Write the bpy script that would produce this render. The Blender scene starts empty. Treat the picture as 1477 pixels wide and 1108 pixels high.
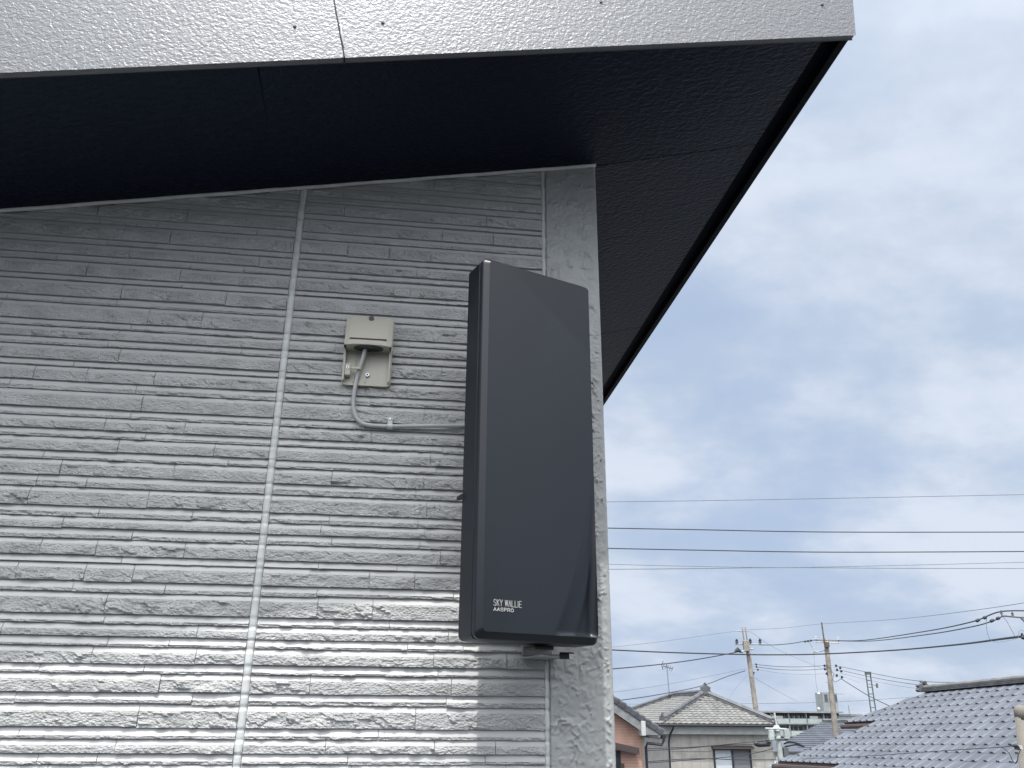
import bpy, math, random
from mathutils import Vector, Matrix, noise
random.seed(7)
S = bpy.context.scene
COL = S.collection

# ------------------------------------------------------------------ camera, sky, sun, exposure
PW, PH, FPX, DW = 1477.0, 1108.0, 1210.0, 1.40      # picture size, focal length in its pixels, metres from the wall
CAM = Vector((0, -DW, 0))
RW = Matrix(((0.9917250279360867, -0.05399092933894305, -0.11647509825831961),
             (-0.1281793489412046, -0.3656954690156272, -0.9218659764013689),
             (0.007177985105644595, 0.9291672634625897, -0.36958987139701954)))
cd = bpy.data.cameras.new('camera'); cam = bpy.data.objects.new('camera', cd); COL.objects.link(cam)
cd.sensor_fit = 'HORIZONTAL'; cd.sensor_width = 36.0; cd.lens = 36.0 * FPX / PW
cd.clip_start = 0.02; cd.clip_end = 4000
cam.matrix_world = Matrix.Translation(CAM) @ RW.to_4x4()
S.camera = cam
S.render.engine = 'CYCLES'
S.view_settings.view_transform = 'Standard'; S.view_settings.look = 'None'
S.view_settings.exposure = 0.10; S.view_settings.gamma = 1.0; S.view_settings.use_curve_mapping = False

SUNV = Vector((0.28, 1.0, -2.5)).normalized()          # the way the light travels
el = math.asin(-SUNV.z); az = math.atan2(-SUNV.x, -SUNV.y)
sd = bpy.data.lights.new('sun', 'SUN'); sun = bpy.data.objects.new('sun', sd); COL.objects.link(sun)
sd.energy = 3.1; sd.angle = math.radians(0.6); sd.color = (1.0, 0.975, 0.93)
sun.rotation_mode = 'QUATERNION'; sun.rotation_quaternion = SUNV.to_track_quat('-Z', 'Y')

W = bpy.data.worlds.new('World'); S.world = W; W.use_nodes = True
nt = W.node_tree; nt.nodes.clear()
def wn(t, **k):
    n = nt.nodes.new(t)
    for a, b in k.items(): setattr(n, a, b)
    return n
out = wn('ShaderNodeOutputWorld'); bg = wn('ShaderNodeBackground'); bg.inputs[1].default_value = 0.10
sky = wn('ShaderNodeTexSky', sky_type='NISHITA'); sky.sun_disc = False
sky.sun_elevation = el; sky.sun_rotation = az; sky.air_density = 1.0; sky.dust_density = 2.2; sky.ozone_density = 1.0
tc = wn('ShaderNodeTexCoord'); sep = wn('ShaderNodeSeparateXYZ'); nt.links.new(tc.outputs['Generated'], sep.inputs[0])
def wm(op, a, b=None, c=None):
    n = wn('ShaderNodeMath', operation=op)
    for i, v in enumerate((a, b, c)):
        if v is None: continue
        if isinstance(v, (int, float)): n.inputs[i].default_value = v
        else: nt.links.new(v, n.inputs[i])
    return n.outputs[0]
zz = wm('ADD', wm('MAXIMUM', sep.outputs[2], 0.0), 0.42)
cmb = wn('ShaderNodeCombineXYZ')
nt.links.new(wm('DIVIDE', sep.outputs[0], zz), cmb.inputs[0]); nt.links.new(wm('DIVIDE', sep.outputs[1], zz), cmb.inputs[1])
def cloudnoise(scale, detail, rough, dist, off):
    mp = wn('ShaderNodeMapping'); mp.inputs['Location'].default_value = off
    mp.inputs['Rotation'].default_value = (0, 0, 0.5); mp.inputs['Scale'].default_value = (1.0, 1.25, 1.0)
    nt.links.new(cmb.outputs[0], mp.inputs[0])
    n = wn('ShaderNodeTexNoise'); n.inputs['Scale'].default_value = scale; n.inputs['Detail'].default_value = detail
    n.inputs['Roughness'].default_value = rough; n.inputs['Distortion'].default_value = dist
    nt.links.new(mp.outputs[0], n.inputs[0]); return n.outputs[0]
def ramp(src, pts):
    r = wn('ShaderNodeValToRGB'); e = r.color_ramp.elements
    while len(e) < len(pts): e.new(0.5)
    for q, (p, c) in zip(e, pts): q.position = p; q.color = (c if len(c) == 4 else (*c, 1))
    r.color_ramp.interpolation = 'EASE'; nt.links.new(src, r.inputs[0]); return r.outputs[0]
n1 = cloudnoise(1.1, 9, 0.54, 0.05, (7.3, 2.1, 0)); n2 = cloudnoise(3.0, 9, 0.56, 0.05, (8.1, 4.2, 0))
nm = wm('ADD', wm('MULTIPLY', n1, 0.68), wm('MULTIPLY', n2, 0.32))
veil = wn('ShaderNodeRGB'); veil.outputs[0].default_value = (4.5, 5.6, 7.6, 1)
mixv = wn('ShaderNodeMixRGB'); mixv.inputs[0].default_value = 0.85
nt.links.new(sky.outputs[0], mixv.inputs[1]); nt.links.new(veil.outputs[0], mixv.inputs[2])
cl = wn('ShaderNodeMixRGB'); nt.links.new(ramp(nm, [(0.35, (0, 0, 0)), (0.56, (1, 1, 1))]), cl.inputs[0])
nt.links.new(mixv.outputs[0], cl.inputs[1])
shade = ramp(n2, [(0.36, (4.9, 5.85, 7.3)), (0.64, (6.7, 7.35, 8.5))])
sc_ = wn('ShaderNodeRGB'); nt.links.new(shade, cl.inputs[2])
# haze lit up around the sun, as in any thin cloud
dt = wn('ShaderNodeVectorMath', operation='DOT_PRODUCT'); nt.links.new(tc.outputs['Generated'], dt.inputs[0]); dt.inputs[1].default_value = -SUNV
dd_ = wm('MAXIMUM', dt.outputs['Value'], 0.0)
glow = wm('ADD', wm('MULTIPLY', wm('POWER', dd_, 3.6), 40.0), wm('MULTIPLY', wm('POWER', dd_, 30.0), 25.0))
gv = wn('ShaderNodeVectorMath', operation='SCALE'); gv.inputs[0].default_value = (1.0, 0.985, 0.955); nt.links.new(glow, gv.inputs['Scale'])
av = wn('ShaderNodeVectorMath', operation='ADD'); nt.links.new(cl.outputs[0], av.inputs[0]); nt.links.new(gv.outputs[0], av.inputs[1])
nt.links.new(av.outputs[0], bg.inputs[0]); nt.links.new(bg.outputs[0], out.inputs[0])

# ------------------------------------------------------------------ helpers
def ray(px, py):
    return (RW @ Vector((px - PW/2, -(py - PH/2), -FPX))).normalized()
def at(px, py, Y):                    # the point of the place seen there, at depth Y behind the wall plane
    d = ray(px, py); return CAM + d * ((Y + DW) / d.y)
def on_x(px, py, X):
    d = ray(px, py); return CAM + d * (X / d.x)
def on_plane(px, py, P, n):
    d = ray(px, py); return CAM + d * ((P - CAM).dot(n) / d.dot(n))

MATS = {}
def mat(name, col, rough=0.6, metal=0.0, spec=0.5, var=0.0, vscale=8.0, bump=None, bscale=60.0, bdist=0.001, stretch=(1, 1, 1), col2=None, kind='noise', detail=5, coat=0.0):
    if name in MATS: return MATS[name]
    m = bpy.data.materials.new(name); m.use_nodes = True; t = m.node_tree; b = t.nodes['Principled BSDF']
    b.inputs['Base Color'].default_value = (*col, 1); b.inputs['Roughness'].default_value = rough
    b.inputs['Metallic'].default_value = metal; b.inputs['Specular IOR Level'].default_value = spec
    if coat: b.inputs['Coat Weight'].default_value = coat; b.inputs['Coat Roughness'].default_value = 0.3
    g = t.nodes.new('ShaderNodeNewGeometry')
    mp = t.nodes.new('ShaderNodeMapping'); mp.inputs['Scale'].default_value = stretch
    t.links.new(g.outputs['Position'], mp.inputs[0])
    if var > 0 or col2:
        n = t.nodes.new('ShaderNodeTexNoise'); n.inputs['Scale'].default_value = vscale; n.inputs['Detail'].default_value = 6
        t.links.new(mp.outputs[0], n.inputs[0])
        r = t.nodes.new('ShaderNodeValToRGB'); c2 = col2 or tuple(c*(1-var) for c in col); c1 = tuple(min(1, c*(1+var)) for c in col) if not col2 else col
        r.color_ramp.elements[0].position = 0.35; r.color_ramp.elements[1].position = 0.65
        r.color_ramp.elements[0].color = (*c2, 1); r.color_ramp.elements[1].color = (*c1, 1)
        t.links.new(n.outputs[0], r.inputs[0]); t.links.new(r.outputs[0], b.inputs['Base Color'])
    if bump:
        if kind == 'noise':
            n = t.nodes.new('ShaderNodeTexNoise'); n.inputs['Scale'].default_value = bscale; n.inputs['Detail'].default_value = detail
            n.inputs['Distortion'].default_value = 0.6
            src = n.outputs[0]
        else:
            n = t.nodes.new('ShaderNodeTexVoronoi'); n.inputs['Scale'].default_value = bscale; n.feature = 'SMOOTH_F1'; src = n.outputs['Distance']
        t.links.new(mp.outputs[0], n.inputs[0])
        bp = t.nodes.new('ShaderNodeBump'); bp.inputs['Strength'].default_value = bump; bp.inputs['Distance'].default_value = bdist
        t.links.new(src, bp.inputs['Height']); t.links.new(bp.outputs[0], b.inputs['Normal'])
    MATS[name] = m; return m

M_stone = mat('painted_stone_siding', (0.45, 0.455, 0.45), 0.5, var=0.13, vscale=38, bump=0.75, bscale=260, bdist=0.0012, stretch=(0.55, 1, 1), detail=7)
def add_bump(m, scale, strength, dist, stretch, vor=False):
    t = m.node_tree; b = t.nodes['Principled BSDF']; g = t.nodes.new('ShaderNodeNewGeometry'); mp = t.nodes.new('ShaderNodeMapping'); mp.inputs['Scale'].default_value = stretch
    t.links.new(g.outputs['Position'], mp.inputs[0])
    n = t.nodes.new('ShaderNodeTexVoronoi' if vor else 'ShaderNodeTexNoise'); n.inputs['Scale'].default_value = scale
    t.links.new(mp.outputs[0], n.inputs[0]); bp = t.nodes.new('ShaderNodeBump'); bp.inputs['Strength'].default_value = strength; bp.inputs['Distance'].default_value = dist
    if not vor: n.inputs['Detail'].default_value = 5; n.inputs['Roughness'].default_value = 0.65
    t.links.new(n.outputs['Distance' if vor else 0], bp.inputs['Height'])
    l = b.inputs['Normal'].links
    if l: t.links.new(l[0].from_socket, bp.inputs['Normal'])
    t.links.new(bp.outputs[0], b.inputs['Normal'])
add_bump(M_stone, 150, 0.9, 0.004, (0.75, 1, 1.2)); add_bump(M_stone, 330, 0.55, 0.0022, (0.6, 1, 1.1), True)
M_smooth = mat('painted_smooth_groove', (0.50, 0.505, 0.50), 0.42, var=0.03, vscale=20, bump=0.1, bscale=90)
M_seal = mat('sealant', (0.62, 0.64, 0.63), 0.5, var=0.1, vscale=35, bump=0.25, bscale=60, bdist=0.001)
M_corner = mat('painted_corner_board', (0.38, 0.39, 0.387), 0.40, var=0.06, vscale=25, bump=0.35, bscale=110, bdist=0.0015, detail=3)
M_fascia = mat('embossed_fascia_metal', (0.150, 0.155, 0.165), 0.40, metal=0.45, spec=0.6, bump=0.48, bscale=165, bdist=0.003, stretch=(0.95, 1, 1.1), detail=2)
M_soffit = mat('black_soffit_board', (0.0018, 0.004, 0.013), 0.42, spec=0.28, bump=0.9, bscale=120, bdist=0.003, stretch=(0.6, 1, 1), detail=2)
MATS['black_soffit_board'].node_tree.nodes['Principled BSDF'].inputs['Specular Tint'].default_value = (0.62, 0.78, 1.0, 1)
M_eave = mat('black_eave_trim', (0.004, 0.006, 0.011), 0.5, spec=0.12)
M_roofm = mat('black_sheet_roof', (0.010, 0.011, 0.014), 0.5, spec=0.2, var=0.1)
M_ant = mat('charcoal_plastic', (0.0115, 0.0148, 0.0195), 0.31, spec=0.5, var=0.12, vscale=7, stretch=(1, 1, 0.35), bump=0.12, bscale=900, bdist=0.0003)
M_antd = mat('charcoal_plastic_back', (0.010, 0.014, 0.020), 0.4, spec=0.3, var=0.06, vscale=9)
M_let = mat('silver_lettering', (0.55, 0.55, 0.53), 0.35, metal=0.3)
M_beige = mat('beige_plastic', (0.50, 0.475, 0.41), 0.42, var=0.03, vscale=12, bump=0.05, bscale=300, bdist=0.0004)
M_rubber = mat('black_rubber', (0.015, 0.015, 0.016), 0.55)
M_dkgrey = mat('dark_grey_plastic', (0.06, 0.065, 0.07), 0.5)
M_cable = mat('grey_cable', (0.47, 0.485, 0.475), 0.38, var=0.04, vscale=20)
M_clip = mat('white_plastic_clip', (0.62, 0.66, 0.68), 0.35)
M_steel = mat('galvanised_steel', (0.42, 0.43, 0.44), 0.38, metal=0.85, var=0.1, vscale=40)
M_bolt = mat('bolt_steel', (0.6, 0.6, 0.6), 0.25, metal=0.9)

def tag(o, label=None, cat=None, group=None, kind=None):
    if label: o['label'] = label
    if cat: o['category'] = cat
    if group: o['group'] = group
    if kind: o['kind'] = kind
    return o
def empty(name, loc=(0, 0, 0), parent=None):
    o = bpy.data.objects.new(name, None); COL.objects.link(o); o.location = loc; o.empty_display_size = 0.1
    if parent: o.parent = parent
    return o
class MB:
    def __init__(s): s.v = []; s.f = []; s.mi = []
    def add(s, vs, fs, m=0):
        b = len(s.v); s.v += [tuple(p) for p in vs]; s.f += [tuple(b+i for i in q) for q in fs]; s.mi += [m]*len(fs); return s
    def box(s, lo, hi, m=0):
        x0, y0, z0 = lo; x1, y1, z1 = hi
        return s.add([(x0,y0,z0),(x1,y0,z0),(x1,y1,z0),(x0,y1,z0),(x0,y0,z1),(x1,y0,z1),(x1,y1,z1),(x0,y1,z1)],
              [(0,3,2,1),(4,5,6,7),(0,1,5,4),(1,2,6,5),(2,3,7,6),(3,0,4,7)], m)
    def obox(s, o, a, b, c, m=0):      # corner o and three edge vectors
        o, a, b, c = map(Vector, (o, a, b, c))
        if a.cross(b).dot(c) < 0: a, b = b, a
        return s.add([o, o+a, o+a+b, o+b, o+c, o+a+c, o+a+b+c, o+b+c],
              [(0,3,2,1),(4,5,6,7),(0,1,5,4),(1,2,6,5),(2,3,7,6),(3,0,4,7)], m)
    def prism(s, pts, ext, m=0):       # flat polygon pushed along ext
        pts = [Vector(p) for p in pts]; ext = Vector(ext); n = len(pts)
        nn = sum(((pts[i]-pts[0]).cross(pts[(i+1) % n]-pts[0]) for i in range(n)), Vector())
        if nn.dot(ext) > 0: pts.reverse()
        return s.add(pts + [p+ext for p in pts], [tuple(range(n)), tuple(range(2*n-1, n-1, -1))] + [(i, n+i, n+(i+1) % n, (i+1) % n)[::-1] for i in range(n)], m)
    def tube(s, path, r, seg=8, m=0, caps=True):
        path = [Vector(p) for p in path]; n = len(path); rings = []
        ref = None
        for i, p in enumerate(path):
            t = (path[min(i+1, n-1)] - path[max(i-1, 0)]).normalized()
            if ref is None: ref = Vector((0, 0, 1)) if abs(t.z) < 0.8 else Vector((0, 1, 0))
            a = (ref - t*ref.dot(t)).normalized(); b = t.cross(a)
            rr = r[i] if isinstance(r, (list, tuple)) else r
            rings.append([p + (a*math.cos(q) + b*math.sin(q))*rr for q in [2*math.pi*k/seg for k in range(seg)]])
            ref = a
        vs = [p for R_ in rings for p in R_]; fs = []
        for i in range(n-1):
            for k in range(seg):
                fs.append((i*seg+k, i*seg+(k+1) % seg, (i+1)*seg+(k+1) % seg, (i+1)*seg+k))
        if caps: fs += [tuple(range(seg))[::-1], tuple((n-1)*seg+k for k in range(seg))]
        return s.add(vs, fs, m)
    def build(s, name, mats, parent=None, smooth=False, bevel=0.0, bseg=2):
        me = bpy.data.meshes.new(name); me.from_pydata(s.v, [], s.f)
        if not isinstance(mats, (list, tuple)): mats = [mats]
        for q in mats: me.materials.append(q)
        me.polygons.foreach_set('material_index', s.mi)
        if smooth: me.polygons.foreach_set('use_smooth', [True]*len(me.polygons))
        me.update(); o = bpy.data.objects.new(name, me); COL.objects.link(o)
        if bevel:
            b = o.modifiers.new('bevel', 'BEVEL'); b.width = bevel; b.segments = bseg; b.limit_method = 'ANGLE'; b.angle_limit = math.radians(40)
            b.harden_normals = False
        if parent: o.parent = parent
        return o

# ------------------------------------------------------------------ ground
M_ground = mat('town_ground', (0.055, 0.06, 0.064), 0.9, var=0.25, vscale=0.15)
g = MB(); g.add([(-1500, -1500, 0), (1500, -1500, 0), (1500, 1500, 0), (-1500, 1500, 0)], [(0, 1, 2, 3)])
gr = g.build('ground', M_ground); gr.location.z = -6.0; tag(gr, 'grey ground of the town far below the eaves', None, None, 'structure')
GZ = -6.0

# ------------------------------------------------------------------ the house with the stone siding
HOUSE = tag(empty('house', (0, 0, GZ)), 'grey house corner with stone-strip siding and black eaves filling the left of the picture', 'house')
inv = Matrix.Translation((0, 0, -GZ))
def hpart(o, parent=None):            # keeps world coordinates of meshes built in the world frame
    o.parent = parent or HOUSE
    if o.parent is HOUSE: o.matrix_parent_inverse = inv
    return o
XC0, XC1 = 0.2415, 0.3440             # corner board
XJ = -0.2285                           # sealed joint
def zw(x): return 1.0476 + 0.1908*(x-0.343)
def zf(x): return 0.8842 + 0.1841*(x+0.6331)

wall = hpart((MB().box((-3.2, 0.0015, GZ), (XC1-0.004, 0.14, zw(-3.2)-0.01))
              .prism([(-3.2, 0.0015, zw(-3.2)-0.01), (XC1-0.004, 0.0015, zw(-3.2)-0.01), (XC1-0.004, 0.0015, zw(XC1)+0.03), (-3.2, 0.0015, zw(-3.2)+0.03)], (0, 0.1385, 0))
              .box((XC1-0.146, 0.142, GZ), (XC1-0.004, 7.0, zw(XC1)+0.05)))
             .build('siding_wall', M_smooth))
# row heights read from the wall, thick and thin rows taking turns (z of the bottom of each)
Tz = [.7992,.7638,.7222,.6807,.6345,.6017,.5603,.5223,.4747,.4381,.4000,.3594,.3098,.2739,.2319,.1918,.1433,.1101,.0715,.0309,-.0184,-.0529]
tz = [.7871,.7501,.7112,.6670,.6217,.5873,.5487,.5053,.4603,.4240,.3861,.3405,.2929,.2579,.2205,.1758,.1291,.0961,.0579,.0138,-.0330,-.0677]
rows = []                              # (ztop, zbot, thick)
z = .7992; up = []; pat = [(.031, .016), (.028, .0118), (.026, .014), (.0205, .0132), (.032, .0165)]; k = 0
while z < 1.08:
    T_, t_ = pat[k % 4] if k % 4 else pat[(k//4) % 2 * 4]; k += 1
    up.append((z+T_, z, True)); up.append((z+T_+t_, z+T_, False)); z += T_ + t_
rows = up[::-1]; z = .7992
for i, (a, b) in enumerate(zip(Tz, tz)):
    if i: rows.append((z, a, True))
    rows.append((a, b, False)); z = b
lowrows = []; k = 3
while z > -0.5:
    T_, t_ = pat[1 + (k % 4)]; k += 1
    (rows if z > -0.11 else lowrows).append((z, z-T_, True)); (rows if z > -0.11 else lowrows).append((z-T_, z-T_-t_, False)); z -= T_ + t_

def facet(x, z, seed, ax=1.0):         # broken stone relief: tilted flakes plus grain
    p = Vector((x*34*ax, z*60, seed*7.3)); q = p + noise.noise_vector(p*0.9)*0.55
    d, pts = noise.voronoi(q); c = pts[0]
    h = noise.cell(c*3.1 + Vector((5, 1, 2))); t1 = noise.cell(c*5.7)*2-1; t2 = noise.cell(c*9.1 + Vector((1, 7, 3)))*2-1
    fl = (h-0.35)*0.8 + (q.x-c.x)*t1*0.9 + (q.y-c.y)*t2*0.9
    g_ = noise.fractal(Vector((x*95, z*190, seed)), 0.8, 2.1, 4)
    return max(-0.0009, fl*0.0012 + g_*0.0011)
def stone_mesh(mb, x0, x1, zt, zb, thick, seed, fine=True):
    rnd = random.Random(seed); zt0, zb0 = zt, zb
    gr_, bv = (0.0022, 0.0058) if thick else (0.0040, 0.0058)
    pr = 0.0028 if thick else 0.0038                      # how far the bevel comes out
    face = (0.0043 if thick else 0.0031) + rnd.uniform(-0.0007, 0.0009)
    pr = min(pr, face)
    st = 0.0036 if fine else 0.05
    nx = max(2, int((x1-x0)/st)); zf0 = zt-gr_-bv; hh = zf0-zb
    nz = max(2, int(hh/0.0030)) if fine else 2
    rough = rnd.choice([0.5, 0.8, 1.0, 1.3, 1.6])
    g0 = 0.00045; cols = []
    sk = rnd.uniform(-0.25, 0.25)*hh if rnd.random() < 0.3 else 0
    b0 = rnd.choice([0, 0, rnd.uniform(0, 0.0018)])
    for i in range(nx+1):
        u = i/nx; x = x0+g0+(x1-x0-2*g0)*u
        wv = b0 + (0.0010*abs(noise.noise(Vector((x*22, seed*3.1, 0)))) + 0.0005*noise.noise(Vector((x*150, seed, 3)))) * (1 if thick else 1.2)
        wv += 0.0006*(noise.noise(Vector((x*9, seed*1.7, 9)))+0.4)
        zbot = zb + max(0.0001, wv)
        c = [(x, 0.0008, zt), (x, -0.0003, zt-gr_), (x, -pr, zf0 + 0.0006*noise.noise(Vector((x*40, seed, 5))))]
        for j in range(nz+1):
            w = j/nz; z_ = zf0 - 0.0004 + (zbot-zf0+0.0004)*w; xx = x + sk*(w-0.5)*0
            y = -(face + rough*facet(x, z_, seed) if fine else -(-face))
            y = min(y, -0.0008)
            if j == 0: y = min(-pr-0.0001, y*0.35 - pr*0.65)
            if j == nz: y *= 0.93
            c.append((xx, y, z_))
        c.append((x, 0.0008, zbot+0.0006))
        cols.append(c)
    n = len(cols[0]); vs = [p for c in cols for p in c]; fs = []
    ms = []
    for i in range(nx):
        for j in range(n-1):
            fs.append((i*n+j, i*n+j+1, (i+1)*n+j+1, (i+1)*n+j)); ms.append(1 if j < 2 or j == n-2 else 0)
    b = len(mb.v); mb.add(vs, fs); mb.mi[-len(fs):] = ms
    for base in (0, nx*n):
        ring = list(range(base, base+n)); 
        mb.add([vs[r] for r in ring], [tuple(range(n)) if base else tuple(range(n))[::-1]])
XL_VIS = -0.80
cand = []; rest = []
rnd = random.Random(21)
def split_row(xa, xb, thick, first=None):
    xs = [xa]; 
    while True:
        L = rnd.choice([.08, .11, .15, .19, .24, .27] if thick else [.09, .14, .2, .26, .31])*rnd.uniform(.85, 1.15)
        if xb - xs[-1] - L < 0.05: break
        xs.append(xs[-1]+L)
    xs.append(xb); return list(zip(xs[:-1], xs[1:]))
for (zt, zb, th) in rows:
    for a, b in split_row(-0.985, XJ-0.0062, th) + split_row(XJ+0.0062, XC0-0.0085, th):
        if zb > zw(b)+0.0: continue                         # behind the soffit
        # in the frame?
        vis = b > XL_VIS and zt > -0.085
        (cand if vis else rest).append((a, b, zt, zb, th))
    rest.append((-3.2, -0.985, zt, zb, th))
cand.sort(key=lambda s: -(s[1]-max(s[0], -0.78))*(s[2]-s[3]))
rest += cand[300:]; cand = cand[:300]
def clip_top(o_v):                                           # keep stones under the sloping soffit
    return [(x, y, min(z_, zw(x)+0.004)) for (x, y, z_) in o_v]
for i, (a, b, zt, zb, th) in enumerate(cand):
    m = MB(); stone_mesh(m, a, b, zt, zb, th, i+1); m.v = clip_top(m.v)
    hpart(m.build('stone', [M_stone, M_smooth]), wall).matrix_parent_inverse = Matrix()
m = MB()
for i, (a, b, zt, zb, th) in enumerate(rest):
    if a < -1.5 or zb < -0.2: stone_mesh(m, a, b, zt, zb, th, 400+i, fine=False)
    else: stone_mesh(m, a, b, zt, zb, th, 400+i)
for (zt, zb, th) in lowrows: 
    stone_mesh(m, -3.2, XJ-0.0062, zt, zb, th, 5, False); stone_mesh(m, XJ+0.0062, XC0-0.0085, zt, zb, th, 6, False)
zl = lowrows[-1][1]
m.box((-3.2, -0.004, GZ), (XC0-0.0085, 0.001, zl-0.004))
m.v = clip_top(m.v)
o = m.build('edge_stones', [M_stone, M_smooth], wall); tag(o, kind='stuff')

# sealant strips follow the rows a little
def rowh(zq):
    for zt, zb, th in rows:
        if zb <= zq < zt: 
            w = (zt-zq)/(zt-zb); return (0.0 if w < .15 else 1.0) * (1.0 if th else .6)
    return 0.5
def sealant(x0, x1, par):
    m = MB(); n = 700; za, zb_ = -0.5, zw((x0+x1)/2)+0.003; cs = []
    for i in range(n+1):
        z_ = za+(zb_-za)*i/n; h = sum(rowh(z_+d) for d in (-.0015, 0, .0015))/3
        y = -0.0010 - 0.0026*h + 0.0004*noise.noise(Vector((z_*60, x0, 0))); wob = 0.0009*noise.noise(Vector((z_*45, x0*9, 4))) + .0007*h
        cs.append([(x0-wob, 0.001, z_), (x0-wob*.5, y, z_), ((x0+x1)/2, y-0.0003, z_), (x1+wob*.5, y, z_), (x1+wob, 0.001, z_)])
    m.add([p for c in cs for p in c], [(i*5+j, i*5+j+1, (i+1)*5+j+1, (i+1)*5+j) for i in range(n) for j in range(4)])
    m.box((x0, -0.002, GZ), (x1, 0.001, za))
    return hpart(m.build('sealant_strip', M_seal, smooth=True))
sealant(XJ-0.0054, XJ+0.0054, wall); sealant(XC0-0.0082, XC0-0.0005, wall)

# corner board with crumpled relief, rounded at the outer edge
def crumple(x, z):
    p = Vector((x*74, z*64, 1.3)); q = p + noise.noise_vector(p*0.8)*0.8
    d, pts = noise.voronoi(q); e = d[1]-d[0]
    r1 = math.exp(-(e/0.07)**2)*max(0, noise.noise(p*0.7+Vector((4, 4, 4)))+0.12)*2.4
    c = pts[0]; t1 = noise.cell(c*4.1)*2-1; t2 = noise.cell(c*7.3)*2-1
    tl = ((q.x-c.x)*t1 + (q.y-c.y)*t2)*0.45
    p2 = Vector((x*95, z*85, 8)); d2, _ = noise.voronoi(p2 + noise.noise_vector(p2)*0.6); r2 = math.exp(-((d2[1]-d2[0])/0.09)**2)*max(0, noise.noise(p2*0.5))*1.3
    return 0.0024*r1 + 0.0009*tl + 0.0015*r2 + 0.0006*noise.noise(p*1.7)
m = MB(); za, zb_ = -0.16, zw(XC1)+0.004; nz = 640; prof = []
ns = 52; R_ = 0.0045; XR = XC1-R_
for i in range(ns+1): prof.append((XC0+(XR-XC0)*i/ns, 0, 0, -1))
for q in (25, 50, 75, 90): prof.append((XR+R_*math.sin(math.radians(q)), R_*(1-math.cos(math.radians(q))), math.sin(math.radians(q)), -math.cos(math.radians(q))))
for i in range(1, 6): prof.append((XC1, R_+i*0.012, 1, 0))
cs = []
for k in range(nz+1):
    z_ = za+(zb_-za)*k/nz; c = [(XC0, 0.001, z_)]
    for (x, dy, nx_, ny_) in prof:
        h = crumple(x+dy, z_)*(1.0 if x < XR-0.002 else 0.22) + 0.0035*(0 if x > XC0+0.0005 else 0)
        c.append((x+nx_*h, -0.0062+dy+ny_*h, min(z_, zw(x)+0.006)))
    cs.append(c)
n = len(cs[0]); m.add([p for c in cs for p in c], [(i*n+j, i*n+j+1, (i+1)*n+j+1, (i+1)*n+j) for i in range(nz) for j in range(n-1)])
m.box((XC0, -0.0062, GZ), (XC1, 0.058, za))
hpart(m.build('corner_board', M_corner, smooth=True))

# soffit panels, verge fascia, eave board, roof
def soffit_z(x, y):
    a = zw(x) if x <= 0.343 else 1.0476+0.262*(x-0.343)
    if y >= 0: return a
    return a + (zf(x)+0.008-a)*min(1, -y/0.312)
XE = 0.7484
def soffit_panel(x0, x1, y0, y1, x0b=None, x1b=None):
    x0b = x0 if x0b is None else x0b; x1b = x1 if x1b is None else x1b; g_ = 0.0009; m = MB(); nx = 16; ny = 4; vs = []
    for j in range(ny+1):
        v = j/ny; y = y0+(y1-y0)*v; a = x0+(x0b-x0)*v+g_; b = x1+(x1b-x1)*v-g_
        for i in range(nx+1):
            x = a+(b-a)*i/nx; vs.append((x, y, soffit_z(x, y)))
    N = (nx+1)*(ny+1); top = [(x, y, z_+0.012) for x, y, z_ in vs]
    fs = [(j*(nx+1)+i, (j+1)*(nx+1)+i, (j+1)*(nx+1)+i+1, j*(nx+1)+i+1) for j in range(ny) for i in range(nx)]
    fs += [tuple(N+i for i in f)[::-1] for f in fs]
    m.add(vs+top, fs)
    edge = [i for i in range(nx+1)] + [(j*(nx+1)+nx) for j in range(1, ny+1)] + [ny*(nx+1)+i for i in range(nx-1, -1, -1)] + [j*(nx+1) for j in range(ny-1, 0, -1)]
    b0 = len(m.v)-2*N
    m.add([], []); 
    for a, b in zip(edge, edge[1:]+edge[:1]): m.f.append((b0+a, b0+b, b0+N+b, b0+N+a)); m.mi.append(0)
    return hpart(m.build('soffit_panel', M_soffit))
ys0, ys1 = -0.3115, 0.0
soffit_panel(-2.1, -1.19, ys0, ys1+0.01); soffit_panel(-1.19, -0.272, ys0, ys1+0.01)
soffit_panel(-0.272, 0.698, ys0, -0.006, x0b=-0.2755)
soffit_panel(-3.1, -2.1, ys0, ys1+0.01)
soffit_panel(0.343, 0.698, -0.004, 0.905); soffit_panel(0.343, 0.698, 0.907, 1.815); soffit_panel(0.343, 0.698, 1.817, 6.8)
m = MB(); m.box((0.686, -0.3115, 1.168), (0.735, 6.8, 1.185)); hpart(m.build('eave_recess', M_eave))
m = MB(); m.box((0.735, -0.3105, 1.146), (XE, 6.8, 1.40)); hpart(m.build('eave_fascia', M_eave))

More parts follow.
